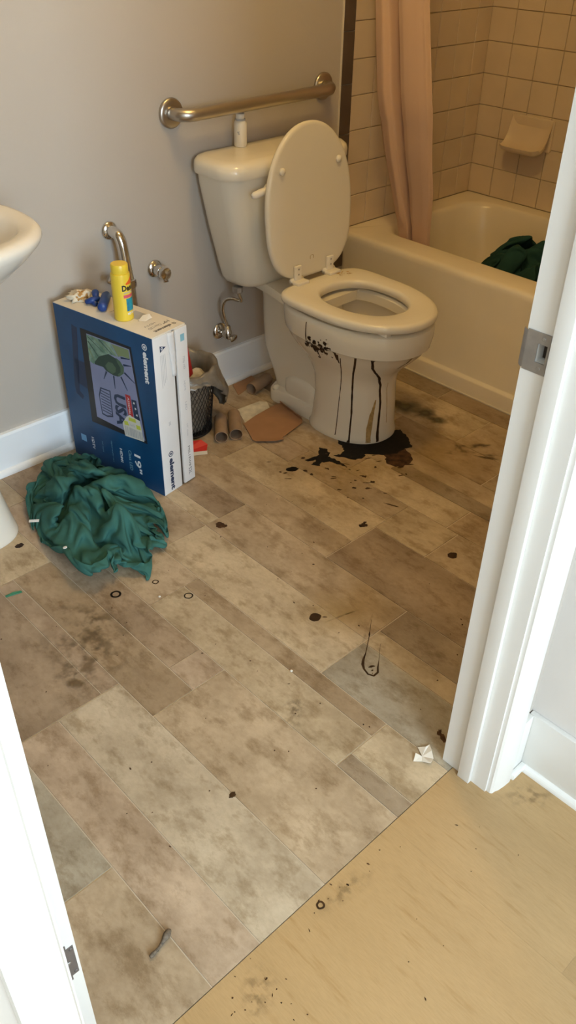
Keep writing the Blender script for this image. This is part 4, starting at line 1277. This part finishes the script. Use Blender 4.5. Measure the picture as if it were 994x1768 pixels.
def finish_cloth(name, me, M, m, parent=None, z0=0.0, thick=0.0022):
    me = me.copy()
    me.transform(M)
    zmin = min(v.co.z for v in me.vertices)
    me.transform(Matrix.Translation((0, 0, z0 - zmin + 0.0015)))
    o = raw_obj(name, me, m, parent, True)
    md = o.modifiers.new('solid', 'SOLIDIFY'); md.thickness = thick; md.offset = 0
    md = o.modifiers.new('sub', 'SUBSURF'); md.levels = 1; md.render_levels = 1
    return o

cm = settle(66, 52, 1.02, 0.74, 2.3, 36)
xs_ = [v.co.x for v in cm.vertices]; ys_ = [v.co.y for v in cm.vertices]
cm.transform(Matrix.Translation((-(max(xs_) + min(xs_)) / 2, -(max(ys_) + min(ys_)) / 2, 0)))
W_, H_ = max(xs_) - min(xs_), max(ys_) - min(ys_)
for v in cm.vertices:          # gather the hem points in, so the heap keeps a rounded outline
    q = math.hypot(v.co.x / (W_ / 2), v.co.y / (H_ / 2))
    if q > 0.80:
        k = (0.80 + (q - 0.80) * 0.42) / q
        v.co.x *= k; v.co.y *= k
W_ = max(v.co.x for v in cm.vertices) - min(v.co.x for v in cm.vertices)
H_ = max(v.co.y for v in cm.vertices) - min(v.co.y for v in cm.vertices)
sh = empty('green_shirt', (-0.40, -0.41, 0))
tag(sh, 'crumpled teal green shirt lying on the floor beside the carton', 'shirt')
SM = Matrix.Translation((-0.402, -0.425, 0)) @ Matrix.Rotation(RD(74), 4, 'Z') @ Matrix.Diagonal((0.585 / W_, 0.345 / H_, 0.70, 1))
cl = finish_cloth('shirt_fabric', cm, SM, 'green_cloth', sh)
flush()
sbt = BVHTree.FromObject(cl, bpy.context.evaluated_depsgraph_get())
def on_cloth(x, y):
    h = sbt.ray_cast(cl.matrix_world.inverted() @ Vector((x, y, 1)), Vector((0, 0, -1)))
    return (cl.matrix_world @ h[0], h[1]) if h[0] else (Vector((x, y, 0.03)), Vector((0, 0, 1)))
pc, pn = on_cloth(-0.548, -0.345)
lx_ = Vector((0.80, -0.60, 0)); lx_ = (lx_ - pn * lx_.dot(pn)).normalized(); ly_ = pn.cross(lx_)
lm = Matrix(((lx_.x, ly_.x, pn.x, 0), (lx_.y, ly_.y, pn.y, 0), (lx_.z, ly_.z, pn.z, 0), (0, 0, 0, 1))); lm.translation = pc + pn * 0.003
tagm = mesh_obj('care_label', [lm @ Vector(q) for q in ((-0.013, -0.005, 0), (0.013, -0.005, 0), (0.013, 0.005, 0.0006), (-0.013, 0.005, 0.0006), (-0.013, -0.005, 0.001), (0.013, -0.005, 0.001), (0.013, 0.005, 0.0016), (-0.013, 0.005, 0.0016))],
                [(0, 1, 2, 3), (4, 5, 6, 7), (0, 1, 5, 4), (1, 2, 6, 5), (2, 3, 7, 6), (3, 0, 4, 7)], 'print_white', sh)
tagm['label'] = 'small white sewn-in label'
pc = Vector((0, 0, 0)); q = 0.0
while pc.z < 0.012 or pc.z > 0.2:
    pc, pn = on_cloth(-0.562 + 0.15 * q, -0.530 + 0.12 * q)
    if pc.z == 0.03 and pn.z == 1: pc.z = 0
    q += 0.04
    if q > 1: break
mesh_obj('button', *lathe([(0.0055, 0), (0.0055, 0.0015), (0.004, 0.002), (0.0015, 0.0014)], 18, axis_m(pc + pn * 0.001, pn)), 'print_white', sh, True)

tc = empty('green_clothes_heap', (1.34, -0.62, 0.093))
tag(tc, 'dark green clothes heaped in the bottom of the bathtub', 'clothes')
M2 = Matrix.Translation((1.362, -0.630, 0)) @ Matrix.Rotation(RD(93), 4, 'Z') @ Matrix.Diagonal((0.66 / W_, 0.375 / H_, 0.9, 1))
cm2 = cm.copy()
for v in cm2.vertices:
    q = (v.co.x / (W_ / 2)) ** 2 + (v.co.y / (H_ / 2)) ** 2
    v.co.z += 0.215 * max(0, 1 - q ** 1.6)
finish_cloth('clothes_fabric', cm2, M2, 'dark_green_cloth', tc, 0.094)

# ------------------------------------------------------------------ waste bin with bag
BC = Vector((0.086, -0.180, 0))
bn_ = empty('waste_bin', BC)
tag(bn_, 'black wire mesh waste bin behind the carton', 'bin')
RB, RT, HB = 0.082, 0.101, 0.207
parts = []
NW = 46
for s in (-1, 1):
    for k in range(NW):
        pts = []
        for j in range(9):
            t = j / 8
            a = 2 * PI * k / NW + s * t * 1.05
            r = RB + (RT - RB) * t
            pts.append(BC + Vector((r * math.cos(a), r * math.sin(a), 0.006 + (HB - 0.006) * t)))
        parts.append(tube(pts, 0.0009, 4, False))
tag(mesh_obj('wire_mesh', *join_parts(parts), 'black_wire', bn_), 'diamond wire mesh side', kind='stuff')
for r, z, w in ((RB, 0.004, 0.004), (RT, HB, 0.004)):
    pts = [BC + Vector((r * math.cos(a), r * math.sin(a), z)) for a in [2 * PI * q / 40 for q in range(41)]]
    mesh_obj('rim', *tube(pts, w, 10, False), 'black_wire', bn_, True)
mesh_obj('bin_base', *lathe([(RB, 0.001), (RB, 0.006)], 40, Matrix.Translation(BC)), 'black_wire', bn_)

bg = empty('bin_liner', BC + Vector((0, 0, 0.01)))
tag(bg, 'grey plastic bag lining the waste bin and hanging over its rim', 'bag')
# liner: inside wall, over the rim, skirt outside of varying length
vs, fs = [], []
NA, NV = 72, 26
for j in range(NV + 1):
    t = j / NV
    for i in range(NA):
        a = 2 * PI * i / NA
        # view-side right flank hangs lowest
        hang = 0.020 + 0.145 * max(0, math.cos(a - RD(-12))) ** 3.5 + 0.02 * noise.noise(Vector((math.cos(a) * 2, math.sin(a) * 2, 3)))
        if t < 0.42:
            q = t / 0.42
            z = 0.012 + (HB + 0.012 - 0.012) * q
            r = (RB - 0.012) + (RT - RB + 0.006) * q
            r -= 0.008 * (0.5 + 0.5 * noise.noise(Vector((math.cos(a) * 4, math.sin(a) * 4, z * 14))))
        elif t < 0.52:
            q = (t - 0.42) / 0.10
            r = RT - 0.006 + 0.020 * q
            z = HB + 0.010 + 0.012 * math.sin(PI * q) + 0.012 * noise.noise(Vector((math.cos(a) * 3, math.sin(a) * 3, 9)))
        else:
            q = (t - 0.52) / 0.48
            z = HB + 0.008 - hang * q
            r = RT + 0.010 + (0.010 + 0.034 * max(0, math.cos(a - RD(-12))) ** 3 * math.sin(PI * min(1, q * 0.9))) * q ** 0.7 + 0.018 * q * noise.noise(Vector((math.cos(a) * 9, math.sin(a) * 9, q * 2)))
        vs.append(BC + Vector((r * math.cos(a), r * math.sin(a), z)))
for j in range(NV):
    for i in range(NA):
        b = (i + 1) % NA
        fs.append((j * NA + i, j * NA + b, (j + 1) * NA + b, (j + 1) * NA + i))
lo_ = mesh_obj('bag_film', vs, fs, 'bag_grey', bg, True)
lo_.modifiers.new('solid', 'SOLIDIFY').thickness = 0.0008
for k, (dx, dy, zz, m_, r) in enumerate(((-0.035, 0.032, 0.205, 'tissue', 0.030), (0.040, -0.010, 0.205, 'paper_soiled', 0.030), (0.026, 0.052, 0.205, 'kraft_tube', 0.026), (-0.012, -0.046, 0.205, 'tissue_brown', 0.028), (0.0, 0.0, 0.12, 'paper_white', 0.05))):
    o = crumple_blob('crumpled_paper', BC + Vector((dx, dy, zz - 0.05)), r, r, r * 0.9, m_, None, 3 + k * 2.1, 0.5, 3, 2.4)
    tag(o, ['pale crumpled tissue in the mouth of the waste bin', 'grey crumpled paper at the front of the waste bin', 'brown crumpled paper at the back of the waste bin', 'rust stained crumpled tissue in the waste bin', 'white crumpled paper deep inside the waste bin'][k], 'trash')
# wooden-looking roll ends poking out of the bag
o = mesh_obj('cardboard_tube', *tube([BC + Vector((-0.045, 0.0, 0.16)), BC + Vector((-0.030, -0.035, 0.245))], 0.016, 18), 'kraft_tube')
tag(o, 'brown cardboard tube sticking out of the waste bin', 'tube')
# red package behind the carton
rpz = box('red_packet', -0.030, 0.030, -0.005, 0.005, -0.075, 0.066, 'red_wrap', None, 0.004, 2, Matrix.Translation((0.050, -0.238, 0.272)) @ Matrix.Rotation(RD(20), 4, 'Z') @ Matrix.Rotation(RD(-12), 4, 'Y'))
tag(rpz, 'shiny red packet poking up between carton and waste bin', 'packet')
o = mesh_obj('red_wrapper', [(-0.03, -0.300, 0.0012), (0.040, -0.343, 0.0012), (0.062, -0.322, 0.010), (0.052, -0.304, 0.022), (-0.01, -0.262, 0.016)], [(0, 1, 2), (0, 2, 3), (0, 3, 4)], 'red_wrap')
tag(o, 'red and white crumpled wrapper on the floor by the carton corner', 'wrapper')
o.modifiers.new('solid', 'SOLIDIFY').thickness = 0.001
mesh_obj('white_side', [(-0.035, -0.318, 0.0022), (0.034, -0.356, 0.0016), (0.044, -0.341, 0.0030), (-0.03, -0.300, 0.0040)], [(0, 1, 2, 3)], 'paper_white', o)

# ------------------------------------------------------------------ cardboard tubes and cartons on the floor
def roll_tube(p0, p1, r, label):
    e = empty('cardboard_roll', p0)
    tag(e, label, 'tube', 'empty cardboard rolls on the floor')
    p0, p1 = Vector(p0), Vector(p1)
    d = (p1 - p0)
    M = axis_m(p0, d)
    n = 28
    L = d.length
    rings = []
    for rr_, z in ((r, 0), (r, L), (r - 0.0016, L), (r - 0.0016, 0)):
        rings.append([M @ Vector((rr_ * math.cos(2 * PI * k / n), rr_ * math.sin(2 * PI * k / n), z)) for k in range(n)])
    auto_smooth(mesh_obj('tube_wall', *loft(rings, False, False, True), 'kraft_tube', e), 40)
roll_tube((0.108, -0.334, 0.0212), (0.179, -0.243, 0.0212), 0.0205, 'left one of the two cardboard rolls lying side by side under the bag')
roll_tube((0.153, -0.352, 0.0212), (0.230, -0.250, 0.0212), 0.0205, 'right one of the two cardboard rolls lying side by side under the bag')
roll_tube((0.386, -0.158, 0.0212), (0.482, -0.136, 0.0212), 0.0205, 'cardboard roll lying alone near the baseboard beside the toilet')

def sheet(name, pts, m, label, cat, lift=0.0012, thick=0.0012, curl=None):
    """flat card with outline pts, slightly curled: grid-free fan with centre"""
    vs = [Vector((x, y, z + lift)) for x, y, z in pts]
    o = mesh_obj(name, vs, [tuple(range(len(vs)))], m)
    bmx = bmesh.new(); bmx.from_mesh(o.data)
    bmesh.ops.triangulate(bmx, faces=bmx.faces); bmx.to_mesh(o.data); bmx.free()
    md = o.modifiers.new('solid', 'SOLIDIFY'); md.thickness = thick; md.offset = 1
    return tag(o, label, cat)
sheet('paper_sheet', [(0.283, -0.206, 0.0), (0.372, -0.216, 0.002), (0.388, -0.236, 0.002), (0.354, -0.300, 0.0), (0.236, -0.306, 0.0)], 'paper_soiled', 'soiled white paper sheet on the floor under the brown card', 'paper')
cs_ = sheet('cardboard_flap', [(0.232, -0.296, 0.002), (0.294, -0.283, 0.003), (0.402, -0.272, 0.004), (0.410, -0.282, 0.006), (0.386, -0.408, 0.006), (0.376, -0.420, 0.004), (0.268, -0.441, 0.002), (0.262, -0.455, 0.006), (0.235, -0.450, 0.008), (0.190, -0.405, 0.004), (0.188, -0.390, 0.002)], 'kraft', 'brown cardboard flap lying on the floor against the toilet base', 'cardboard', 0.003)
box('fold_lip', -0.064, 0.064, -0.0007, 0.0007, 0, 0.014, 'kraft', cs_, 0, 2, Matrix.Translation((0.400, -0.345, 0.006)) @ Matrix.Rotation(RD(80), 4, 'Z') @ Matrix.Rotation(RD(-24), 4, 'X'))
sheet('cardboard_piece', [(0.350, -0.132, 0.0), (0.378, -0.070, 0.004), (0.470, -0.064, 0.006), (0.464, -0.100, 0.003), (0.372, -0.128, 0.0)], 'kraft', 'small brown card piece leaning by the baseboard near the lone cardboard roll', 'cardboard')

# ------------------------------------------------------------------ dirt on the floor
def blob_pts(cx, cy, rx, ry, rot=0.0, seed=0.0, jag=0.3, n=26, freq=1.6):
    out = []
    for k in range(n):
        a = 2 * PI * k / n
        f = 1 + jag * noise.noise(Vector((math.cos(a) * freq + seed, math.sin(a) * freq + seed * 1.7, seed))) + jag * .5 * noise.noise(Vector((math.cos(a) * freq * 3 + seed, math.sin(a) * freq * 3, seed + 3)))
        x, y = rx * f * math.cos(a), ry * f * math.sin(a)
        out.append((cx + x * math.cos(rot) - y * math.sin(rot), cy + x * math.sin(rot) + y * math.cos(rot)))
    return out
def blobs(name, lst, m, label, cat='stain', z=0.0005, kind=None, parent=None, thick=0.0005):
    vs, fs = [], []
    for q, b in enumerate(lst):
        pts = blob_pts(*b)
        i0 = len(vs)
        zz = z + 0.00002 * (q % 9)
        for x, y in pts: vs.append((x, y, zz))
        c = (sum(p[0] for p in pts) / len(pts), sum(p[1] for p in pts) / len(pts))
        vs.append((c[0], c[1], zz + thick))
        n = len(pts)
        for k in range(n): fs.append((i0 + k, i0 + (k + 1) % n, i0 + n))
    o = mesh_obj(name, vs, fs, m, parent, True)
    at = o.data.attributes.new('edge', 'FLOAT', 'POINT')
    i = 0
    for b in lst:
        n = 26 if len(b) < 8 else b[7]
        for k in range(n): at.data[i + k].value = 0.0
        at.data[i + n].value = 1.0
        i += n + 1
    return tag(o, label, cat, None, kind)

def jag_poly(name, pts, m, label, cat='stain', z=0.0009, amp=0.004, sub=6):
    out = []
    for i_ in range(len(pts)):
        a, b = Vector(pts[i_]), Vector(pts[(i_ + 1) % len(pts)])
        for q in range(sub):
            p_ = a.lerp(b, q / sub)
            out.append((p_.x + amp * noise.noise(Vector((p_.x * 90, p_.y * 90, 1))), p_.y + amp * noise.noise(Vector((p_.x * 90, p_.y * 90, 7))), z))
    o = mesh_obj(name, out, [tuple(range(len(out)))], m)
    bmx = bmesh.new(); bmx.from_mesh(o.data)
    bmesh.ops.triangulate(bmx, faces=bmx.faces)
    r_ = bmesh.ops.extrude_face_region(bmx, geom=list(bmx.faces))
    bmesh.ops.translate(bmx, verts=[e for e in r_['geom'] if isinstance(e, bmesh.types.BMVert)], vec=(0, 0, -0.0005))
    bmesh.ops.recalc_face_normals(bmx, faces=bmx.faces)
    bmx.to_mesh(o.data); bmx.free()
    return tag(o, label, cat)
jag_poly('black_puddle', [(0.394, -0.560), (0.430, -0.610), (0.471, -0.630), (0.520, -0.630), (0.566, -0.640), (0.590, -0.655), (0.580, -0.690), (0.560, -0.716), (0.534, -0.748), (0.511, -0.738), (0.497, -0.770), (0.462, -0.765), (0.437, -0.720), (0.399, -0.682), (0.372, -0.690), (0.348, -0.681), (0.336, -0.653), (0.319, -0.622), (0.357, -0.628), (0.372, -0.600)],
         'stain_black', 'black spill puddle on the floor at the front of the toilet', 'puddle', 0.0010, 0.008)
jag_poly('rusty_puddle', [(0.437, -0.722), (0.470, -0.742), (0.511, -0.740), (0.500, -0.775), (0.483, -0.796), (0.458, -0.806), (0.430, -0.803), (0.408, -0.780), (0.407, -0.755)], 'stain_rust', 'rusty brown puddle merging with the black spill', 'puddle', 0.0015, 0.006)
jag_poly('black_splash', [(0.318, -0.556), (0.330, -0.584), (0.321, -0.601), (0.300, -0.612), (0.306, -0.640), (0.304, -0.664), (0.300, -0.690), (0.293, -0.662), (0.285, -0.634), (0.262, -0.622), (0.242, -0.628), (0.228, -0.607), (0.252, -0.604), (0.266, -0.598), (0.238, -0.592), (0.237, -0.580), (0.284, -0.588), (0.300, -0.572)],
         'stain_black', 'black splash with ragged fingers left of the puddle', 'stain', 0.0009, 0.007)
blobs('black_drop', [(0.172, -0.589, 0.011, 0.019, RD(60), 3.5, .25)], 'stain_black', 'single long black drop left of the splash', 'stain', 0.0009)
sp_l = []
for k in range(46):
    t = random.random()
    cx, cy = random.choice(((0.17, -0.60, 0.05), (0.30, -0.70, 0.07), (0.36, -0.72, 0.05), (0.25, -0.80, 0.06), (0.43, -0.80, 0.04)))[:2]
    s_ = 0.055
    sp_l.append((cx + random.gauss(0, s_), cy + random.gauss(0, s_ * 0.8), random.choice([.003, .004, .007, .011]), random.choice([.002, .003, .005]), RD(random.uniform(-70, -20)), random.random() * 9, .6))
blobs('brown_splatter', sp_l, 'stain_brown', 'small brown spatter spots around the black puddle', 'stain', 0.0007, 'stuff')
blobs('olive_puddle', [(0.715, -0.565, 0.058, 0.050, 0, 2.1, .4), (0.735, -0.640, 0.042, 0.046, RD(30), 5.1, .4), (0.728, -0.700, 0.026, 0.040, RD(30), 1.1, .4), (0.70, -0.52, .04, .03, 0, 7.1, .3)], 'film_olive', 'dull olive wet patch on the floor between toilet and tub', 'stain', 0.0006)
blobs('brown_smear', [(0.640, -0.850, 0.030, 0.012, RD(55), 3.1, .5), (0.70, -0.885, 0.075, 0.014, RD(-40), 8.2, .6), (0.66, -0.945, 0.06, 0.010, RD(-60), 1.2, .6), (0.70, -0.965, 0.06, 0.012, RD(-50), 4.2, .6), (0.62, -0.87, .05, .02, RD(-45), 2.9, .5)], 'film_brown', 'brown dragged smears on the floor near the tub', 'stain', 0.0006)
blobs('yellow_film', [(0.30, -0.70, 0.30, 0.22, RD(-40), 1.5, .35), (-0.15, -1.13, 0.16, 0.10, RD(-35), 6.6, .5), (0.60, -0.80, .2, .2, 0, 3.9, .4)], 'film_yellow', 'yellowish dried film on the planks around the toilet', 'stain', 0.0003, 'stuff')
blobs('dirt_patch', [(-0.70, -0.83, 0.10, 0.16, RD(10), 1.9, .4), (-0.62, -0.74, 0.10, 0.10, 0, 5.9, .5), (-0.77, -0.88, .06, .07, 0, 2.9, .4)], 'film_dirt', 'brown dirt patch on the planks below the shirt', 'stain', 0.0004, 'stuff')
blobs('footprint_smudge', [(-0.475, -1.275, 0.05, 0.035, RD(40), 4.9, .5), (-0.45, -1.25, 0.03, 0.03, 0, 3.2, .5)], 'film_grime', 'faint brown footprint smudge in the middle of the floor', 'stain', 0.0004)
blobs('dark_spot', [(-0.230, -1.089, 0.0155, 0.0135, 0, 1.3, .12), (-0.212, -1.104, 0.006, 0.002, RD(-45), 1, .3)], 'stain_brown', 'round dark brown spot in the middle of the floor', 'stain', 0.0006)
blobs('dark_spot', [(-0.166, -0.657, 0.012, 0.014, 0, 7.3, .35), (-0.160, -0.668, 0.008, 0.006, 0, 2.3, .4)], 'stain_rust', 'ragged brown spot nearest the carton corner', 'stain', 0.0006)
blobs('dark_spot', [(0.202, -1.166, 0.013, 0.012, 0, 3.3, .25)], 'stain_brown', 'round brown spot by the right door jamb', 'stain', 0.0006)
blobs('dark_spot', [(0.125, -0.921, 0.012, 0.008, RD(-30), 5.3, .5), (0.137, -0.914, .005, .004, 0, 2, .4)], 'stain_brown', 'small dark fleck below the splash', 'stain', 0.0006)
blobs('dark_spot', [(-0.612, -0.372, 0.012, 0.009, 0, 4.1, .3)], 'stain_brown', 'brown spot at the foot of the sink pedestal', 'stain', 0.0006)
blobs('dark_streak', [(0.253, -0.909, 0.019, 0.003, RD(-70), 2.6, .5)], 'stain_brown', 'thin dark streak below the rusty puddle', 'stain', 0.0006)
blobs('dark_spot', [(-0.694, -1.33, 0.007, 0.006, 0, 2.7, .5)], 'stain_brown', 'small dark crumb on the seam of the nearest planks', 'stain', 0.0006)
blobs('dark_smudge', [(-0.288, -1.521, 0.014, 0.005, RD(60), 2.9, .6), (-0.281, -1.505, 0.008, 0.004, RD(20), 3.9, .6)], 'stain_rust', 'brown smudge at the foot of the right jamb', 'stain', 0.0006)
sm = []
for k in range(60):
    sm.append((random.uniform(-1.0, 0.1), random.uniform(-1.5, -0.65), random.choice([.001, .0015, .002, .003]), random.choice([.001, .0015, .002]), random.random() * 3, random.random() * 9, .5))
blobs('dirt_specks', sm, 'stain_rust', 'fine brown specks scattered over the planks', 'stain', 0.0005, 'stuff')
hs = []
for k in range(40):
    c = random.choice(((-0.66, -1.605, .05, .012), (-0.89, -1.63, .03, .03), (-0.55, -1.75, .2, .1)))
    hs.append((c[0] + random.gauss(0, c[2]), min(-1.585, c[1] + random.gauss(0, c[3])), random.choice([.0007, .001, .0015, .003]), random.choice([.0007, .001, .0015]), random.random() * 3, random.random() * 9, .5))
blobs('dirt_specks', hs, 'stain_rust', 'brown dirt specks on the maple floor by the threshold', 'stain', 0.0005, 'stuff')
blobs('grime', [(-0.66, -1.61, 0.07, 0.020, RD(-5), 5.5, .5), (-0.90, -1.635, 0.05, 0.035, RD(40), 2.5, .5)], 'film_grime', 'brown grime film on the maple floor along the threshold', 'stain', 0.0004, 'stuff')
blobs('wall_dust', [(-0.27, -1.72, 0.06, 0.03, RD(-40), 5.8, .5)], 'film_grime', 'dust on the maple floor at the foot of the casing', 'stain', 0.0004, 'stuff')

def ring_stain(x, y, r, w, label, m='stain_brown'):
    vs, fs = [], []
    n = 30
    for k in range(n):
        a = 2 * PI * k / n
        f = 1 + .12 * noise.noise(Vector((math.cos(a) + x * 9, math.sin(a), y * 7)))
        for q, zz in ((1 + w, 0.0004), (1.0, 0.0009), (1 - w, 0.0004)):
            vs.append((x + r * f * q * math.cos(a), y + r * f * q * math.sin(a), zz))
    for k in range(n):
        j = (k + 1) % n
        for q in range(2):
            fs.append((3 * k + q, 3 * k + q + 1, 3 * j + q + 1, 3 * j + q))
    return tag(mesh_obj('ring_stain', vs, fs, m, None, True), label, 'stain')
rs = ring_stain(-0.534, -0.701, 0.0105, 0.25, 'larger double brown ring stain below the shirt', 'stain_black')
ring_stain(-0.406, -0.825, 0.0095, 0.16, 'thin brown ring stain right of the double ring', 'stain_black')
ring_stain(-0.435, -0.729, 0.007, 0.22, 'small brown ring stain close to the shirt hem')
ring_stain(-0.724, -1.599, 0.006, 0.3, 'tiny brown ring stain on the maple floor at the threshold')
# long drip mark: outline of a dried run ending in a scalloped tip
def run_mark():
    vs, fs = [], []
    path = [(-0.136, -1.185, .0005), (-0.168, -1.209, .0008), (-0.176, -1.215, .0026), (-0.1834, -1.2207, .0010), (-0.2279, -1.2503, .0014), (-0.2460, -1.2600, .0034), (-0.2580, -1.2690, .0044), (-0.2663, -1.2802, .0028), (-0.2712, -1.2968, .0026), (-0.2655, -1.309, .0030), (-0.2511, -1.3082, .0030), (-0.2407, -1.2989, .0024), (-0.2216, -1.2853, .0006), (-0.1705, -1.2452, .0003)]
    pts = [Vector((a, b, 0)) for a, b, _ in path]
    W = [w for _, _, w in path]
    sm_, sw = [], []
    for i in range(len(pts) - 1):
        for q in range(5):
            sm_.append(pts[i].lerp(pts[i + 1], q / 5)); sw.append(W[i] + (W[i + 1] - W[i]) * q / 5)
    for i, p_ in enumerate(sm_):
        t = (sm_[min(i + 1, len(sm_) - 1)] - sm_[max(i - 1, 0)]).normalized()
        n = Vector((-t.y, t.x, 0))
        for s, zz in ((-1, .0004), (0, .0009), (1, .0004)):
            vs.append(p_ + n * s * sw[i] * 0.8 + Vector((0, 0, zz)))
    for i in range(len(sm_) - 1):
        for q in range(2):
            fs.append((3 * i + q, 3 * i + q + 1, 3 * i + q + 4, 3 * i + q + 3))
    return mesh_obj('drip_mark', vs, fs, 'stain_brown', None, True)
rm_ = run_mark()
blobs('scallop', [(-0.2490, -1.2870, 0.0085, 0.0028, RD(-25), 1.4, .35), (-0.2560, -1.2960, 0.0028, 0.0020, 0, 3, .3)], 'stain_brown', None, None, 0.0006, None, rm_)
tag(rm_, 'long thin brown drip mark with a scalloped end near the doorway', 'stain')
blobs('drip_tail', [(-0.175, -1.13, 0.05, 0.003, RD(-15), 5.2, .5), (-0.165, -1.20, .045, .006, RD(30), 3.3, .5)], 'film_brown', 'faint amber trail beside the long drip mark', 'stain', 0.0006)

# ------------------------------------------------------------------ litter
def scrap(name, pts, m, label, cat, thick=0.0008):
    o = mesh_obj(name, pts, [(0, i, i + 1) for i in range(1, len(pts) - 1)], m)
    o.modifiers.new('solid', 'SOLIDIFY').thickness = thick
    return tag(o, label, cat)
scrap('paper_scrap', [(-0.357, -1.521, .003), (-0.345, -1.500, .001), (-0.335, -1.512, .006), (-0.322, -1.512, .001), (-0.332, -1.526, .004), (-0.344, -1.540, .001), (-0.360, -1.545, .007), (-0.366, -1.528, .001), (-0.378, -1.516, .001), (-0.362, -1.508, .006)], 'paper_white', 'torn white paper scrap by the foot of the right jamb', 'paper')
scrap('green_strip', [(-0.738, -0.533, .001), (-0.736, -0.526, .001), (-0.716, -0.529, .003), (-0.698, -0.535, .001), (-0.699, -0.543, .001), (-0.717, -0.537, .003)], 'green_tape', 'short green strip of tape on the floor below the sink', 'tape')
lf = mesh_obj('dry_twist', *tube(smooth_path([(-0.990, -1.474, .004), (-0.978, -1.473, .005), (-0.966, -1.470, .004), (-0.954, -1.466, .006), (-0.944, -1.462, .006), (-0.938, -1.460, .004)], 4), [.0028, .0035, .004, .0036, .003, .0028, .0026, .0026, .0028, .003, .0034, .004, .0052, .006, .0064, .006, .0052, .0045, .0035, .002, .001], 9), 'dry_leaf', None, True)
tag(lf, 'dry twisted grey-brown scrap on the plank nearest the doorway', 'debris')
for x, y in ((-0.52, -0.74), (-0.585, -1.30), (-0.10, -0.80)):
    pass
for (x, y, r), lb in (((-0.460, -0.780, .003), 'tiny white crumb below the thin ring stain'), ((-0.585, -1.865, .0), ''), ((-0.39, -1.175, .003), 'tiny white crumb on the seam beside the dark strip')):
    if not lb: continue
    tag(crumple_blob('crumb', (x, y, 0.0), r, r * 1.2, r * .7, 'paper_white', None, x * 9, .4, 2), lb, 'crumb')
